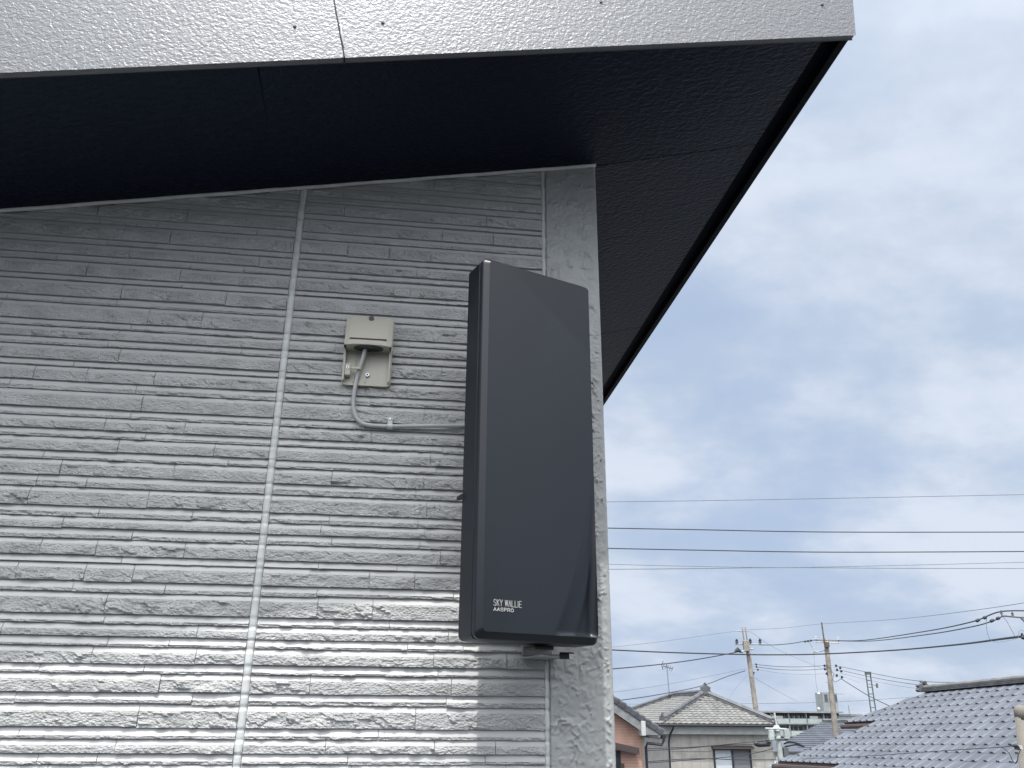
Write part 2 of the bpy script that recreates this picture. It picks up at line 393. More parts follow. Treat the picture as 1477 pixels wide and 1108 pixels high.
FY = -0.325; FH = 0.30
fas = MB()
xa, xb = -3.3, XE+0.0005
def fas_v(x, top): return zf(x) + (FH if top else 0)
XS0, XS1 = -0.1375, -0.2017            # the seam leans because it is square to the slope
def panel(a0, a1, b0, b1):             # bottom x pair, top x pair
    p = MB(); p.prism([(a0, FY, zf(a0)), (a1, FY, zf(a1)), (b1, FY, zf(b1)+FH), (b0, FY, zf(b0)+FH)], (0, 0.0125, 0)); return p
f1 = hpart(panel(xa, XS0-0.0008, xa, XS1-0.0008).build('fascia_panel', M_fascia, bevel=0.0015))
f2 = hpart(panel(XS0+0.0008, xb, XS1+0.0008, XE+0.026).build('fascia_panel', M_fascia, bevel=0.0015))
m = MB(); m.tube([(x, -0.0075, zw(x)+0.0008+0.0006*math.sin(x*40)) for x in [-3.1+(XC1+3.1)*k_/160 for k_ in range(161)]], [0.0042+0.0007*noise.noise(Vector((k_*.8, 0, 0))) for k_ in range(161)], 8)
hpart(m.build('soffit_sealant', M_seal, smooth=True))
# sealing bead smeared in the seam, and fixing screws
m = MB(); pth = []
for i in range(30):
    v = i/29; x = XS0+(XS1-XS0)*v; pth.append((x+0.0012*math.sin(i*1.3)*random.random(), FY+0.0004, zf(x)+FH*v))
m.tube(pth, [0.0011+0.0008*random.random() for _ in pth], 6); hpart(m.build('seam_bead', M_rubber))
m = MB(); m.tube([(-0.139, FY-0.001, 0.995), (-0.1445, FY-0.0024, 1.018), (-0.149, FY-0.0012, 1.045)], [0.0006, 0.0016, 0.0006], 6); hpart(m.build('sealant_drip', M_seal))
def screw_at(px, py):
    p = at(px, py, FY); m = MB()
    m.tube([p+Vector((0, 0.001, 0)), p+Vector((0, -0.0012, 0)), p+Vector((0, -0.0022, 0))], [0.0028, 0.0028, 0.0020], 12)
    m.tube([p+Vector((0, -0.0021, 0)), p+Vector((0, -0.00235, 0))], 0.0012, 6, 1)
    hpart(m.build('screw', [M_fascia, M_rubber]))
for q in ((425, 38), (552, 33), (867, 3), (1186, 7), (130, 107)): 
    if q[1] < 100: screw_at(*q)
m = MB(); xr0, xr1 = -3.4, XE+0.004
m.prism([(xr0, FY-0.03, zf(xr0)+FH+.002), (xr1, FY-0.03, zf(xr1)+FH+.002), (xr1, FY-0.03, zf(xr1)+FH+0.05), (xr0, FY-0.03, zf(xr0)+FH+0.05)], (0, 7.2, 0))
hpart(m.build('roof', M_roofm))
# side and back walls so the house is closed
m = MB(); m.box((-3.2, 0.142, GZ), (-3.05, 7.0, zw(-3.2))); m.box((-3.05, 6.85, GZ), (XC1-0.147, 7.0, zw(-3.2))); hpart(m.build('wall', M_smooth))

# ------------------------------------------------------------------ flat television antenna on its bracket
AE = Vector((0.9264, 0.3767, 0)).normalized(); AN = Vector((AE.y, -AE.x, 0))       # along the face, out of the face
AZ0, AZ1 = 0.1003, 0.6998; AW = 0.2060
AORG = Vector((0.1026, -0.2062, AZ0))
ANT = tag(empty('television_antenna', AORG), 'tall slim charcoal flat television antenna with silver lettering, fixed beside the house corner', 'antenna')
def rr(w0, w1, h0, h1, r, seg=7):       # rounded rectangle
    pts = []
    for cx_, cy_, a0 in ((w1-r, h0+r, -90), (w1-r, h1-r, 0), (w0+r, h1-r, 90), (w0+r, h0+r, 180)):
        for k in range(seg+1):
            a = math.radians(a0+90*k/seg); pts.append((cx_+r*math.cos(a), cy_+r*math.sin(a)))
    return pts
def loft(mb, loops, m=0, cap0=True, cap1=True):   # loops: list of (pts2d, out)
    n = len(loops[0][0]); vs = []
    for pts, d in loops: vs += [AE*p[0] + Vector((0, 0, p[1])) + AN*d for p in pts]
    fs = [(i*n+k, i*n+(k+1) % n, (i+1)*n+(k+1) % n, (i+1)*n+k) for i in range(len(loops)-1) for k in range(n)]
    if cap0: fs.append(tuple(range(n))[::-1])
    if cap1: fs.append(tuple((len(loops)-1)*n+k for k in range(n)))
    mb.add(vs, fs, m)
H = AZ1-AZ0
m = MB()                                # main cover: side walls then a wide bevel to the flat face
loft(m, [(rr(0, AW, 0, H, .009), -0.053), (rr(0, AW, 0, H, .009), -0.014), (rr(0.0012, AW-0.0012, 0.0012, H-0.0012, .010), -0.0135),
         (rr(0.0012, AW-0.0012, 0.0012, H-0.0012, .010), -0.0115), (rr(0, AW, 0, H, .010), -0.0108), (rr(0, AW, 0, H, .010), -0.0035),
         (rr(0.0012, AW-0.0012, .0012, H-.0012, .010), -0.0015)], cap1=False)
body = m.build('side_housing', M_antd, ANT)
m = MB(); loft(m, [(rr(0.0012, AW-0.0012, .0012, H-.0012, .010), -0.0015), (rr(0.009, AW-0.0035, 0.010, H-0.0065, .006), 0.0050)], cap0=False, cap1=False)
m.build('bevelled_rim', M_ant, ANT, smooth=False)
# front face as a fine grid so the curved folds at the lower right are real relief
m = MB(); NX, NZ = 60, 150; fx0, fx1, fz0, fz1 = 0.009, AW-0.0035, 0.010, H-0.0065; vs = []
def fold(u, w):                         # u across in metres, w up in metres
    d = 0.0
    # first crease: from (0.137,0.010) bottom curving up to the right edge near w=0.27; second one further right
    for (ub, wt, dep) in ((0.122, 0.30, 0.0075), (0.160, 0.20, 0.0060)):
        if w < wt:
            t = max(0.0, (w-0.004)/(wt-0.004)); uc = ub + (AW-0.004-ub)*(1-(1-t)**1.9)
            if u > uc: d -= dep*(1-math.exp(-(u-uc)/0.016))
    return d
for j in range(NZ+1):
    for i in range(NX+1):
        u = fx0+(fx1-fx0)*i/NX; w = fz0+(fz1-fz0)*j/NZ
        uu, ww = u, w; r = 0.006         # pull the corners in to the rounded outline
        for cx_, sx in ((fx0+r, -1), (fx1-r, 1)):
            for cz, sz in ((fz0+r, -1), (fz1-r, 1)):
                if (u-cx_)*sx > 0 and (w-cz)*sz > 0:
                    L = math.hypot(u-cx_, w-cz); mx = max(abs(u-cx_), abs(w-cz))
                    if L > 0: uu = cx_+(u-cx_)*mx/L; ww = cz+(w-cz)*mx/L
        ed = min(u-fx0, fx1-u, w-fz0, fz1-w); dd = fold(u, w)*min(1.0, ed/0.004)
        vs.append(AE*uu + Vector((0, 0, ww)) + AN*(0.0050+dd+0.0006*math.sin(math.pi*i/NX)))
m.add(vs, [(j*(NX+1)+i, j*(NX+1)+i+1, (j+1)*(NX+1)+i+1, (j+1)*(NX+1)+i) for j in range(NZ) for i in range(NX)])
face = m.build('front_cover', M_ant, ANT, smooth=True)
# lettering
SC = [(1, .82), (.75, 1), (.25, 1), (0, .8), (.12, .58), (.85, .42), (1, .2), (.75, 0), (.25, 0), (0, .18)]
GL = {'S': [SC], 'K': [[(0, 0), (0, 1)], [(1, 1), (0, .42)], [(.3, .58), (1, 0)]], 'Y': [[(0, 1), (.5, .5), (1, 1)], [(.5, .5), (.5, 0)]],
      'W': [[(0, 1), (.25, 0), (.5, 1), (.75, 0), (1, 1)]], 'A': [[(0, 0), (.5, 1), (1, 0)], [(.2, .32), (.8, .32)]], 'a': [[(0, 0), (.5, 1), (1, 0)]],
      'L': [[(0, 1), (0, 0), (1, 0)]], 'I': [[(0, 0), (0, 1)]], 'E': [[(1, 1), (0, 1), (0, 0), (1, 0)], [(0, .5), (.85, .5)]],
      'P': [[(0, 0), (0, 1), (.8, 1), (1, .75), (.8, .45), (0, .45)]], 'R': [[(0, 0), (0, 1), (.8, 1), (1, .75), (.8, .45), (0, .45)], [(.5, .45), (1, 0)]],
      'O': [[(.3, 0), (.7, 0), (1, .3), (1, .7), (.7, 1), (.3, 1), (0, .7), (0, .3), (.3, 0)]]}
def to_face(px, py):                    # point of the face plane seen there, in face coordinates
    p = on_plane(px, py, AORG + AN*0.0056, AN) - AORG; return p.dot(AE), p.z
def letters(word, px0, py0, px1, py1, pyt, rel, th):
    u0, w0 = to_face(px0, py0); u1, w1 = to_face(px1, py1); ut, wt = to_face(px0, pyt); h = wt-w0
    units = sum((0.8*rel if c == ' ' else (rel*1.25 if c == 'W' else rel*(0.15 if c == 'I' else 1))+0.42*rel) for c in word)-0.42*rel
    k = (u1-u0)/units; m = MB(); x = 0.0
    for ch in word:
        if ch == ' ': x += 0.8*rel*k; continue
        wd = rel*k*(1.25 if ch == 'W' else 0.15 if ch == 'I' else 1)
        for seg in GL[ch]:
            for (a, b), (c, d) in zip(seg[:-1], seg[1:]):
                p = Vector((x+a*wd, b*h)); q = Vector((x+c*wd, d*h)); t = q-p
                if t.length < 1e-7: continue
                e = t.normalized()*th*0.3; n_ = Vector((-t.y, t.x)).normalized()*th/2; p -= e; q += e
                m.add([AE*(u0+v_[0]) + Vector((0, 0, w0+v_[1]+(w1-w0)*0)) + AN*dd for dd in (0.0057, 0.0061) for v_ in (p-n_, q-n_, q+n_, p+n_)],
                      [(0, 3, 2, 1), (4, 5, 6, 7), (0, 1, 5, 4), (1, 2, 6, 5), (2, 3, 7, 6), (3, 0, 4, 7)])
        x += wd + 0.42*rel*k
    return m.build('lettering', M_let, ANT)
letters('SKY WaLLIE', 712, 873.5, 752, 876, 864.5, 1.0, 0.0008)
letters('AASPRO', 712, 880.7, 740.5, 883, 876.2, 1.0, 0.0010)
# rear housing, bracket, foot
m = MB(); loft(m, [(rr(.035, AW-.03, .05, H-.05, .01), -0.085), (rr(.03, AW-.025, .045, H-.045, .01), -0.0535)]); m.build('rear_housing', M_antd, ANT, bevel=.001)
def wl(p): return Vector(p) - AORG
def bracket(a, b, c, d): m = MB(); m.obox(wl(a), b, c, d); m.build('wall_bracket', M_steel, ANT, bevel=.0008)
bracket((0.214, -0.098, 0.0865), (0.052, 0.012, 0), (-0.022, 0.0905, 0), (0, 0, 0.0025))
bracket((0.195, -0.0095, 0.092), (0.05, 0, 0), (0, 0.0028, 0), (0, 0, 0.10))
bracket((0.205, -0.11, 0.35), (0.04, 0, 0), (0, 0.10, 0), (0, 0, 0.05))
m = MB(); m.tube([wl((0.238, -0.108, 0.0865)), wl((0.252, -0.112, 0.0862))], [0.0050, 0.0050], 12, 0); m.tube([wl((0.252, -0.112, 0.0862)), wl((0.259, -0.1135, 0.0861))], [0.0052, 0.0046], 6, 1)
m.build('bolt', [M_rubber, M_bolt], ANT)
m = MB(); m.obox(wl((0.196, -0.14, 0.0925)), (0.030, 0.009, 0), (-0.012, 0.03, 0), (0, 0, 0.006)); m.build('connector_cover', M_rubber, ANT, bevel=.002)
m = MB(); m.tube([wl((0.082, -0.16, 0.31)), wl((0.078, -0.148, 0.31))], [0.004, 0.004], 8); m.build('side_latch', M_rubber, ANT)

# ------------------------------------------------------------------ beige cable entry cover
BO = Vector((-0.0830, -0.0045, 0.5400))
BOX = tag(empty('cable_entry_cover', BO), 'small beige plastic cable entry cover with an open hood, screwed on the siding', 'cable cover')
def b2(p): return Vector(p) - BO
m = MB()                                 # base plate with rounded lower corners and low side rims
pl = []
hw = 0.0415
def rrect(x0, x1, z0, z1, r, seg=5):
    pts = []
    for cx_, cz, a0 in ((x1-r, z0+r, -90), (x1-r, z1-r, 0), (x0+r, z1-r, 90), (x0+r, z0+r, 180)):
        for q in range(seg+1):
            a = math.radians(a0+90*q/seg); pts.append((cx_+r*math.cos(a), cz+r*math.sin(a)))
    return pts
pts = rrect(-hw, hw, 0, 0.128, 0.007)
m.prism([(x, 0.001, z_) for x, z_ in pts], (0, -0.0075, 0)); m.build('base_plate', M_beige, BOX, bevel=.0012)
m = MB(); m.box((-hw+.0005, -0.0165, 0.004), (-hw+.004, -0.0066, 0.075)); m.build('side_rim', M_beige, BOX, bevel=.0008)
m = MB(); m.box((hw-.004, -0.0165, 0.004), (hw-.0005, -0.0066, 0.075)); m.build('side_rim', M_beige, BOX, bevel=.0008)
m = MB()                                 # hood: curved shell that bulges towards the lower lip
def hood_y(v): return -(0.012 + 0.026*(v**0.75))
nu, nv = 12, 12; vs = []
Hb, Ht = 0.0625, 0.1300
for j in range(nv+1):
    v = 1-j/nv; z_ = Hb+(Ht-Hb)*(j/nv)
    for i in range(nu+1):
        u = -1+2*i/nu; edge_ = (abs(u)**6)*0.004
        vs.append(((hw-0.0005)*u*(1-0.03*(1-v)), hood_y(v)+edge_, z_ + (0.0015*(1-u*u) if j == 0 else 0)))
b = len(vs)
fs = [(j*(nu+1)+i, j*(nu+1)+i+1, (j+1)*(nu+1)+i+1, (j+1)*(nu+1)+i) for j in range(nv) for i in range(nu)]
m.add(vs, fs)
inner = [(x*0.95, y+0.0028, min(z_, Ht-0.003)) for x, y, z_ in vs]; m.add(inner, [f[::-1] for f in fs])
n1_ = nu+1
m.add([], [])
def quad(*q): m.f.append(q); m.mi.append(0)
for i in range(nu): quad(i+1, i, b+i, b+i+1)                     # lower lip
sidel = [j*n1_ for j in range(nv+1)]; sider = [j*n1_+nu for j in range(nv+1)]
back = len(m.v); m.v += [(vs[k_][0], -0.006, vs[k_][2]) for k_ in sidel] + [(vs[k_][0], -0.006, vs[k_][2]) for k_ in sider] + [(vs[nv*n1_+i][0], -0.006, Ht) for i in range(n1_)]
for j in range(nv):
    quad(sidel[j+1], sidel[j], back+j, back+j+1); quad(sider[j], sider[j+1], back+nv+1+j+1, back+nv+1+j)
    quad(b+sidel[j], b+sidel[j+1], back+j+1, back+j); quad(b+sider[j+1], b+sider[j], back+nv+1+j, back+nv+1+j+1)
for i in range(nu): quad(nv*n1_+i, nv*n1_+i+1, back+2*(nv+1)+i+1, back+2*(nv+1)+i)
m.build('hood', M_beige, BOX, smooth=False, bevel=.0009)
m = MB(); m.tube([(0.002, hood_y(0.16)+0.002, 0.1238), (0.002, hood_y(0.16)-0.0006, 0.1236)], 0.0048, 16); m.build('screw_plug', M_dkgrey, BOX)
m = MB(); m.box((-0.032, hood_y(.86)-0.0012, 0.0755), (0.032, hood_y(.86)+0.002, 0.0765)); m.build('hood_groove', M_dkgrey, BOX)
m = MB(); m.box((-hw+.004, -0.034, 0.0640), (hw-.004, -0.0066, 0.0660)); m.build('inner_shelf', M_beige, BOX)
m = MB(); m.tube([(0.001, -0.0215, 0.0640), (0.001, -0.0215, 0.0618), (0.001, -0.0215, 0.0612)], [0.0122, 0.012, 0.009], 20)
m.v = [(0.001+(x-0.001)*2.15, y, z_) for x, y, z_ in m.v]; m.build('rubber_grommet', M_dkgrey, BOX)
m = MB()
for k in range(4):
    a = k*math.pi/4; m.obox((0.001-0.022*math.cos(a), -0.0215-0.009*math.sin(a), 0.0606), (0.044*math.cos(a), 0.018*math.sin(a), 0), (0.0006, 0.001, 0), (0, 0, 0.0006))
m.build('grommet_slits', M_rubber, BOX)
m = MB(); m.box((-0.023, -0.0085, 0.004), (-0.0210, -0.0064, 0.070)); m.box((-0.0025, -0.0085, 0.004), (-0.0005, -0.0064, 0.070)); m.build('channel_rib', M_beige, BOX)
m = MB(); m.box((-0.0370, -0.0195, 0.0125), (-0.0275, -0.0066, 0.0335)); m.build('clamp_block', M_beige, BOX, bevel=.0008)
m = MB(); m.box((-0.0275, -0.0210, 0.0235), (-0.0105, -0.0180, 0.0275)); m.box((-0.0118, -0.0180, 0.0235), (-0.0100, -0.0066, 0.0275)); m.build('clamp_strap', M_beige, BOX, bevel=.0006)
def scr(x, z_, y, r):
    m = MB(); m.tube([(x, y+0.002, z_), (x, y-0.0006, z_), (x, y-0.0012, z_)], [r, r, r*.8], 16); m.tube([(x, y-0.0011, z_), (x, y-0.00135, z_)], r*0.45, 8, 1)
    m.build('screw', [M_bolt, M_rubber], BOX)
scr(-0.0322, 0.0262, -0.0197, 0.0036); scr(0.0018, 0.0185, -0.0085, 0.0042)

# ------------------------------------------------------------------ coaxial cable and its clip
r = 0.0037
cp = [(-0.0865, -0.026, 0.612), (-0.0875, -0.0255, 0.603), (-0.0905, -0.022, 0.587), (-0.0950, -0.018, 0.568), (-0.0985, -0.0145, 0.551), (-0.1010, -0.0125, 0.532), (-0.1018, -0.0105, 0.512),
      (-0.1005, -0.0095, 0.495), (-0.0950, -0.0090, 0.480), (-0.0850, -0.0088, 0.4705), (-0.072, -0.0088, 0.4672), (-0.055, -0.0088, 0.4665), (-0.036, -0.0088, 0.4668), (0.0, -0.0090, 0.4690),
      (0.04, -0.0095, 0.4712), (0.085, -0.011, 0.4735), (0.13, -0.03, 0.474), (0.165, -0.075, 0.470), (0.18, -0.11, 0.455)]
cv = [Vector(p) for p in cp]; path = []
for i in range(len(cv)-1):
    p0, p1, p2, p3 = cv[max(i-1, 0)], cv[i], cv[i+1], cv[min(i+2, len(cv)-1)]
    for k in range(6):
        t = k/6; path.append(0.5*((2*p1)+(p2-p0)*t+(2*p0-5*p1+4*p2-p3)*t*t+(3*p1-p0-3*p2+p3)*t**3))
path.append(cv[-1])
m = MB(); m.tube(path, r, 12); o = m.build('coaxial_cable', M_cable, smooth=True)
tag(o, 'grey coaxial cable bending from the beige cover to the antenna', 'cable')
CL = tag(empty('cable_clip', (-0.0365, -0.005, 0.467)), 'small white cable clip pinning the grey cable to the siding', 'cable clip')
m = MB(); n = 10; ring = []
for i in range(n+1):
    a = math.radians(-100+200*i/n); ring.append((-(0.0052)*math.cos(a)-0.0038, 0.0052*math.sin(a)))
hb = [(0.0, 0.0052)] + [(y, z_) for y, z_ in ring[::-1]] + [(0.0, -0.0052)]
m.prism([(-0.0045, y, z_) for y, z_ in hb], (0.009, 0, 0)); m.box((-0.0040, -0.0075, 0.0045), (0.0040, 0.0002, 0.0165)); m.build('clip_body', M_clip, CL, bevel=.0007)
m = MB(); m.tube([(0, -0.0070, 0.0118), (0, -0.0085, 0.0118), (0, -0.0090, 0.0118)], [.0026, .0026, .0018], 12); m.build('nail_head', M_bolt, CL)
# ================================================================== the neighbourhood below
M_tileg = mat('grey_clay_tile', (0.165, 0.165, 0.158), 0.6, var=0.22, vscale=2.2)
M_tiled = mat('dark_ridge_tile', (0.10, 0.105, 0.112), 0.5, var=0.25, vscale=3)
M_tileb = mat('blue_grey_tile', (0.098, 0.108, 0.130), 0.55, var=0.18, vscale=1.5)
M_tileb2 = mat('dark_slate_sheet', (0.085, 0.095, 0.115), 0.5, var=0.15, vscale=1.2)
M_verge = mat('dark_verge_tile', (0.065, 0.07, 0.08), 0.5, var=0.25, vscale=4)
M_barge = mat('weathered_barge_board', (0.19, 0.198, 0.205), 0.7, var=0.2, vscale=6)
M_white = mat('off_white_paint', (0.47, 0.48, 0.47), 0.6, var=0.08, vscale=3)
M_brown = mat('brown_gutter', (0.060, 0.046, 0.043), 0.45, var=0.15)
M_black = mat('black_gutter', (0.02, 0.022, 0.028), 0.4)
M_glass = mat('window_glass', (0.03, 0.04, 0.05), 0.06, spec=0.8)
M_curt = mat('pale_shutter', (0.50, 0.54, 0.58), 0.6, var=0.05)
M_screen = mat('grey_insect_screen', (0.16, 0.17, 0.18), 0.8, var=0.06)
M_conc = mat('weathered_concrete', (0.26, 0.235, 0.205), 0.85, var=0.22, vscale=3.5)
M_concg = mat('pale_concrete', (0.38, 0.41, 0.40), 0.8, var=0.18, vscale=3.5)
M_aptw = mat('apartment_wall', (0.33, 0.37, 0.36), 0.8, var=0.12, vscale=0.5)
M_apts = mat('apartment_slab', (0.24, 0.26, 0.265), 0.8, var=0.12, vscale=0.5)
M_aptd = mat('apartment_openings_and_shade', (0.07, 0.08, 0.085), 0.8)  # dark of windows and openings, also the painted shade under the roof
M_wire = mat('black_cable_sheath', (0.03, 0.034, 0.04), 0.6)
M_wiregr = mat('grey_wire', (0.17, 0.19, 0.215), 0.95, spec=0.1)
M_porc = mat('white_porcelain', (0.5, 0.5, 0.49), 0.4)
M_tank = mat('grey_transformer', (0.10, 0.115, 0.12), 0.5)
M_rust = mat('rusty_steel', (0.12, 0.085, 0.07), 0.7, var=0.25, vscale=8)
def striped(name, col, axis, scale, dark, wave=0.5, var=0.12):
    m = bpy.data.materials.new(name); m.use_nodes = True; t = m.node_tree; b = t.nodes['Principled BSDF']; b.inputs['Roughness'].default_value = 0.8
    g = t.nodes.new('ShaderNodeNewGeometry'); sp = t.nodes.new('ShaderNodeSeparateXYZ'); t.links.new(g.outputs['Position'], sp.inputs[0])
    a = t.nodes.new('ShaderNodeMath'); a.operation = 'MULTIPLY'; a.inputs[1].default_value = scale; t.links.new(sp.outputs[axis], a.inputs[0])
    f = t.nodes.new('ShaderNodeMath'); f.operation = 'FRACT'; t.links.new(a.outputs[0], f.inputs[0])
    r = t.nodes.new('ShaderNodeValToRGB'); r.color_ramp.elements[0].position = wave*0.2; r.color_ramp.elements[1].position = wave*0.2+0.12
    r.color_ramp.elements[0].color = (*[c*dark for c in col], 1); r.color_ramp.elements[1].color = (*col, 1); t.links.new(f.outputs[0], r.inputs[0])
    n = t.nodes.new('ShaderNodeTexNoise'); n.inputs['Scale'].default_value = 3.0; n.inputs['Detail'].default_value = 6; t.links.new(g.outputs['Position'], n.inputs[0])
    rr_ = t.nodes.new('ShaderNodeValToRGB'); rr_.color_ramp.elements[0].position = 0.3; rr_.color_ramp.elements[1].position = 0.7
    rr_.color_ramp.elements[0].color = (1-var*2,)*3 + (1,); rr_.color_ramp.elements[1].color = (1, 1, 1, 1); t.links.new(n.outputs[0], rr_.inputs[0])
    mx = t.nodes.new('ShaderNodeMixRGB'); mx.blend_type = 'MULTIPLY'; mx.inputs[0].default_value = 1; t.links.new(r.outputs[0], mx.inputs[1]); t.links.new(rr_.outputs[0], mx.inputs[2])
    t.links.new(mx.outputs[0], b.inputs['Base Color'])
    bp = t.nodes.new('ShaderNodeBump'); bp.inputs['Distance'].default_value = 0.01; bp.inputs['Strength'].default_value = 0.6; t.links.new(r.outputs[0], bp.inputs['Height']); t.links.new(bp.outputs[0], b.inputs['Normal'])
    return m
M_brick = striped('pink_brick', (0.55, 0.345, 0.27), 2, 1/0.085, 0.72)
M_panel = striped('beige_ribbed_panel', (0.44, 0.42, 0.385), 0, 1/0.45, 0.86, 0.3)

def fix(o, parent):                      # meshes are written in world coordinates; keep them there under a placed Empty
    o.parent = parent; o.matrix_parent_inverse = Matrix.Translation(-parent.location); return o

# ---- a roof slope covered with wavy clay tiles, as real relief
def tiled_slope(corner, along, down, inside, pitch_w=0.29, rowh_=0.26, amp=0.035, step=0.03, nmax=(60, 60), sub=4):
    nrm = along.cross(down).normalized()
    if nrm.z < 0: nrm = -nrm
    m = MB()
    for j in range(nmax[1]):
        for i in range(-nmax[0], nmax[0]):
            u = i*pitch_w; w = j*rowh_
            if not inside(u+pitch_w/2, w+rowh_/2): continue
            top = []; bot = []; low = []
            for k in range(sub+1):
                uu = u + pitch_w*k/sub; hgt = amp*(0.5-0.5*math.cos(2*math.pi*k/sub))
                top.append(corner+along*uu+down*w+nrm*(hgt*0.9+0.002)); bot.append(corner+along*uu+down*(w+rowh_+0.02)+nrm*(hgt+step)); low.append(corner+along*uu+down*(w+rowh_+0.02)+nrm*(-0.01))
            vs = top+bot+low; n = sub+1
            m.add(vs, [(k, k+1, n+k+1, n+k) for k in range(sub)] + [(n+k, n+k+1, 2*n+k+1, 2*n+k) for k in range(sub)])
    return m
def ridge_bar(m, a, b, w, h):            # stacked ridge with a rounded cap
    a, b = Vector(a), Vector(b); d = (b-a).normalized(); s = d.cross(Vector((0, 0, 1))).normalized(); up_ = s.cross(d)
    pr = [(-w/2, 0), (-w/2, h*.35), (-w*.42, h*.38), (-w*.42, h*.62), (-w*.5, h*.66), (-w*.3, h*.95), (0, h*1.08), (w*.3, h*.95), (w*.5, h*.66), (w*.42, h*.62), (w*.42, h*.38), (w/2, h*.35), (w/2, 0)]
    m.prism([a + s*x + up_*y for x, y in pr], b-a)
def oni(m, p, d, w, h):                  # ornamental end tile
    p = Vector(p); d = Vector(d).normalized(); s = d.cross(Vector((0, 0, 1))).normalized(); u = Vector((0, 0, 1))
    sh = [(-.5, 0), (-.62, .25), (-.45, .55), (-.55, .8), (-.3, .95), (0, 1.25), (.3, .95), (.55, .8), (.45, .55), (.62, .25), (.5, 0)]
    m.prism([p + s*x*w + u*y*h for x, y in sh], d*0.12)
    m.tube([p + u*h*1.1 - d*0.05, p + u*h*1.35 + d*0.14], [w*.14, w*.08], 8)

# ------------------------------------------------------------------ house with the grey hipped roof
Y0 = 40.0
eL, eR = at(951, 1041, Y0), at(1121, 1048, Y0)
ez = (eL.z+eR.z)/2 - 0.0
apex = at(1016, 1002, Y0+3.1)
back_l = at(972, 1006.5, Y0+8.2); back_l.z = apex.z
bL = Vector((eL.x-0.2, Y0+11.3, ez)); bR = Vector((eR.x, Y0+11.3, ez)); eL.z = ez; eR.z = ez
back_l.x = apex.x + 0.0; back_l.y = Y0+8.0
MH = tag(empty('hipped_house', ((eL.x+eR.x)/2, Y0+5, GZ)), 'beige house with grey hipped tile roof and one window, behind the pink brick house', 'house')
roofm = MB()
cen = Vector(apex)
def slope_tiles(p0, p1, q0, q1):        # eave p0-p1, ridge q0-q1 (q may coincide); rows run parallel to the eave
    al = (p1-p0).normalized(); mid = (q0+q1)/2; t = (q0-p0).dot(al); foot = p0+al*t; dn = (foot-q0); L = dn.length; dn.normalize()
    W_ = (p1-p0).length; ta = (q0-p0).dot(al); tb = (q1-p0).dot(al)
    org = p0 - dn*L
    def ins(u, w):
        f = w/L
        return w < L+0.05 and ta*(1-f)-0.05 < u < W_-(W_-tb)*(1-f)+0.05
    return tiled_slope(org, al, dn, ins, pitch_w=0.29, rowh_=L/max(1, round(L/0.27)), nmax=(60, int(round(L/0.27))), sub=4)
e = Vector((0, 0, 0))
for (a, b, c, d) in ((eL, eR, apex, apex), (bL, eL, back_l, apex), (eR, bR, apex, back_l)):
    t_ = slope_tiles(a, b, c, d); o = t_.build('roof_slope', M_tileg); fix(o, MH); tag(o, kind='stuff')
    u_ = MB(); u_.add([a - Vector((0, 0, .03)), b - Vector((0, 0, .03)), d - Vector((0, 0, .03)), c - Vector((0, 0, .03))], [(0, 1, 2, 3)]); fix(u_.build('roof_deck', M_tiled), MH)
def hip(a, b, w=0.26, h=0.24, endcap=True):
    m = MB(); ridge_bar(m, a, b, w, h); o = m.build('ridge', M_tiled); fix(o, MH)
    if endcap:
        m = MB(); oni(m, Vector(b)+(Vector(b)-Vector(a)).normalized()*-0.05, Vector(b)-Vector(a), 0.30, 0.30); q = m.build('ridge_end_tile', M_tiled); q.parent = o
v = lambda a, b, t: Vector(a).lerp(Vector(b), t)
hip(apex, v(apex, eL, 0.93)); hip(apex, v(apex, eR, 0.97)); hip(back_l, v(back_l, bL, 0.96)); hip(apex, back_l, 0.26, 0.24, False)
m = MB(); oni(m, apex + Vector((0, -0.15, 0.0)), (0, -1, 0), 0.5, 0.42); fix(m.build('ridge_end_tile', M_tiled), MH)
wx0, wx1 = at(963, 1060, Y0+.55).x, at(1113, 1060, Y0+.55).x; wy = Y0+0.55
m = MB(); m.box((wx0, wy, GZ), (wx1, Y0+10.6, ez-0.32)); fix(m.build('wall', M_panel), MH)
m = MB(); m.box((eL.x+.08, Y0+0.08, ez-0.11), (eR.x-.08, Y0+11.2, ez-0.03)); fix(m.build('soffit', M_white), MH)
m = MB(); m.box((wx0-0.25, wy-0.28, ez-0.46), (wx1+0.2, Y0+10.8, ez-0.11)); fix(m.build('eave_cornice', M_white, bevel=.02), MH)
m = MB(); m.tube([(eL.x-.05, Y0-0.04, ez-0.06), (eR.x+.05, Y0-0.04, ez-0.07)], 0.055, 8); fix(m.build('gutter', M_black), MH)
m = MB(); gx = at(971, 1050, Y0).x; px_ = at(963.5, 1060, wy).x
m.tube([(gx, Y0-.04, ez-.1), (gx, Y0, ez-.2), (px_+.02, wy-.3, ez-.45), (px_, wy-.06, ez-.8), (px_, wy-.06, GZ)], 0.045, 8); fix(m.build('downpipe', M_black), MH)
p0, p1 = at(1028, 1081, wy), at(1082, 1081, wy); zt_ = at(1050, 1080, wy).z
wf = MB()
for a, b in (((p0.x, zt_-.06), (p1.x, zt_)), ((p0.x, zt_-1.35), (p1.x, zt_-1.29)), ((p0.x, zt_-1.29), (p0.x+.07, zt_-.06)), ((p1.x-.07, zt_-1.29), (p1.x, zt_-.06)), (((p0.x+p1.x)/2-.04, zt_-1.29), ((p0.x+p1.x)/2+.04, zt_-.06))):
    wf.box((a[0], wy-.09, a[1]), (b[0], wy+.02, b[1]))
win = fix(wf.build('window', M_black), MH); xm = (p0.x+p1.x)/2
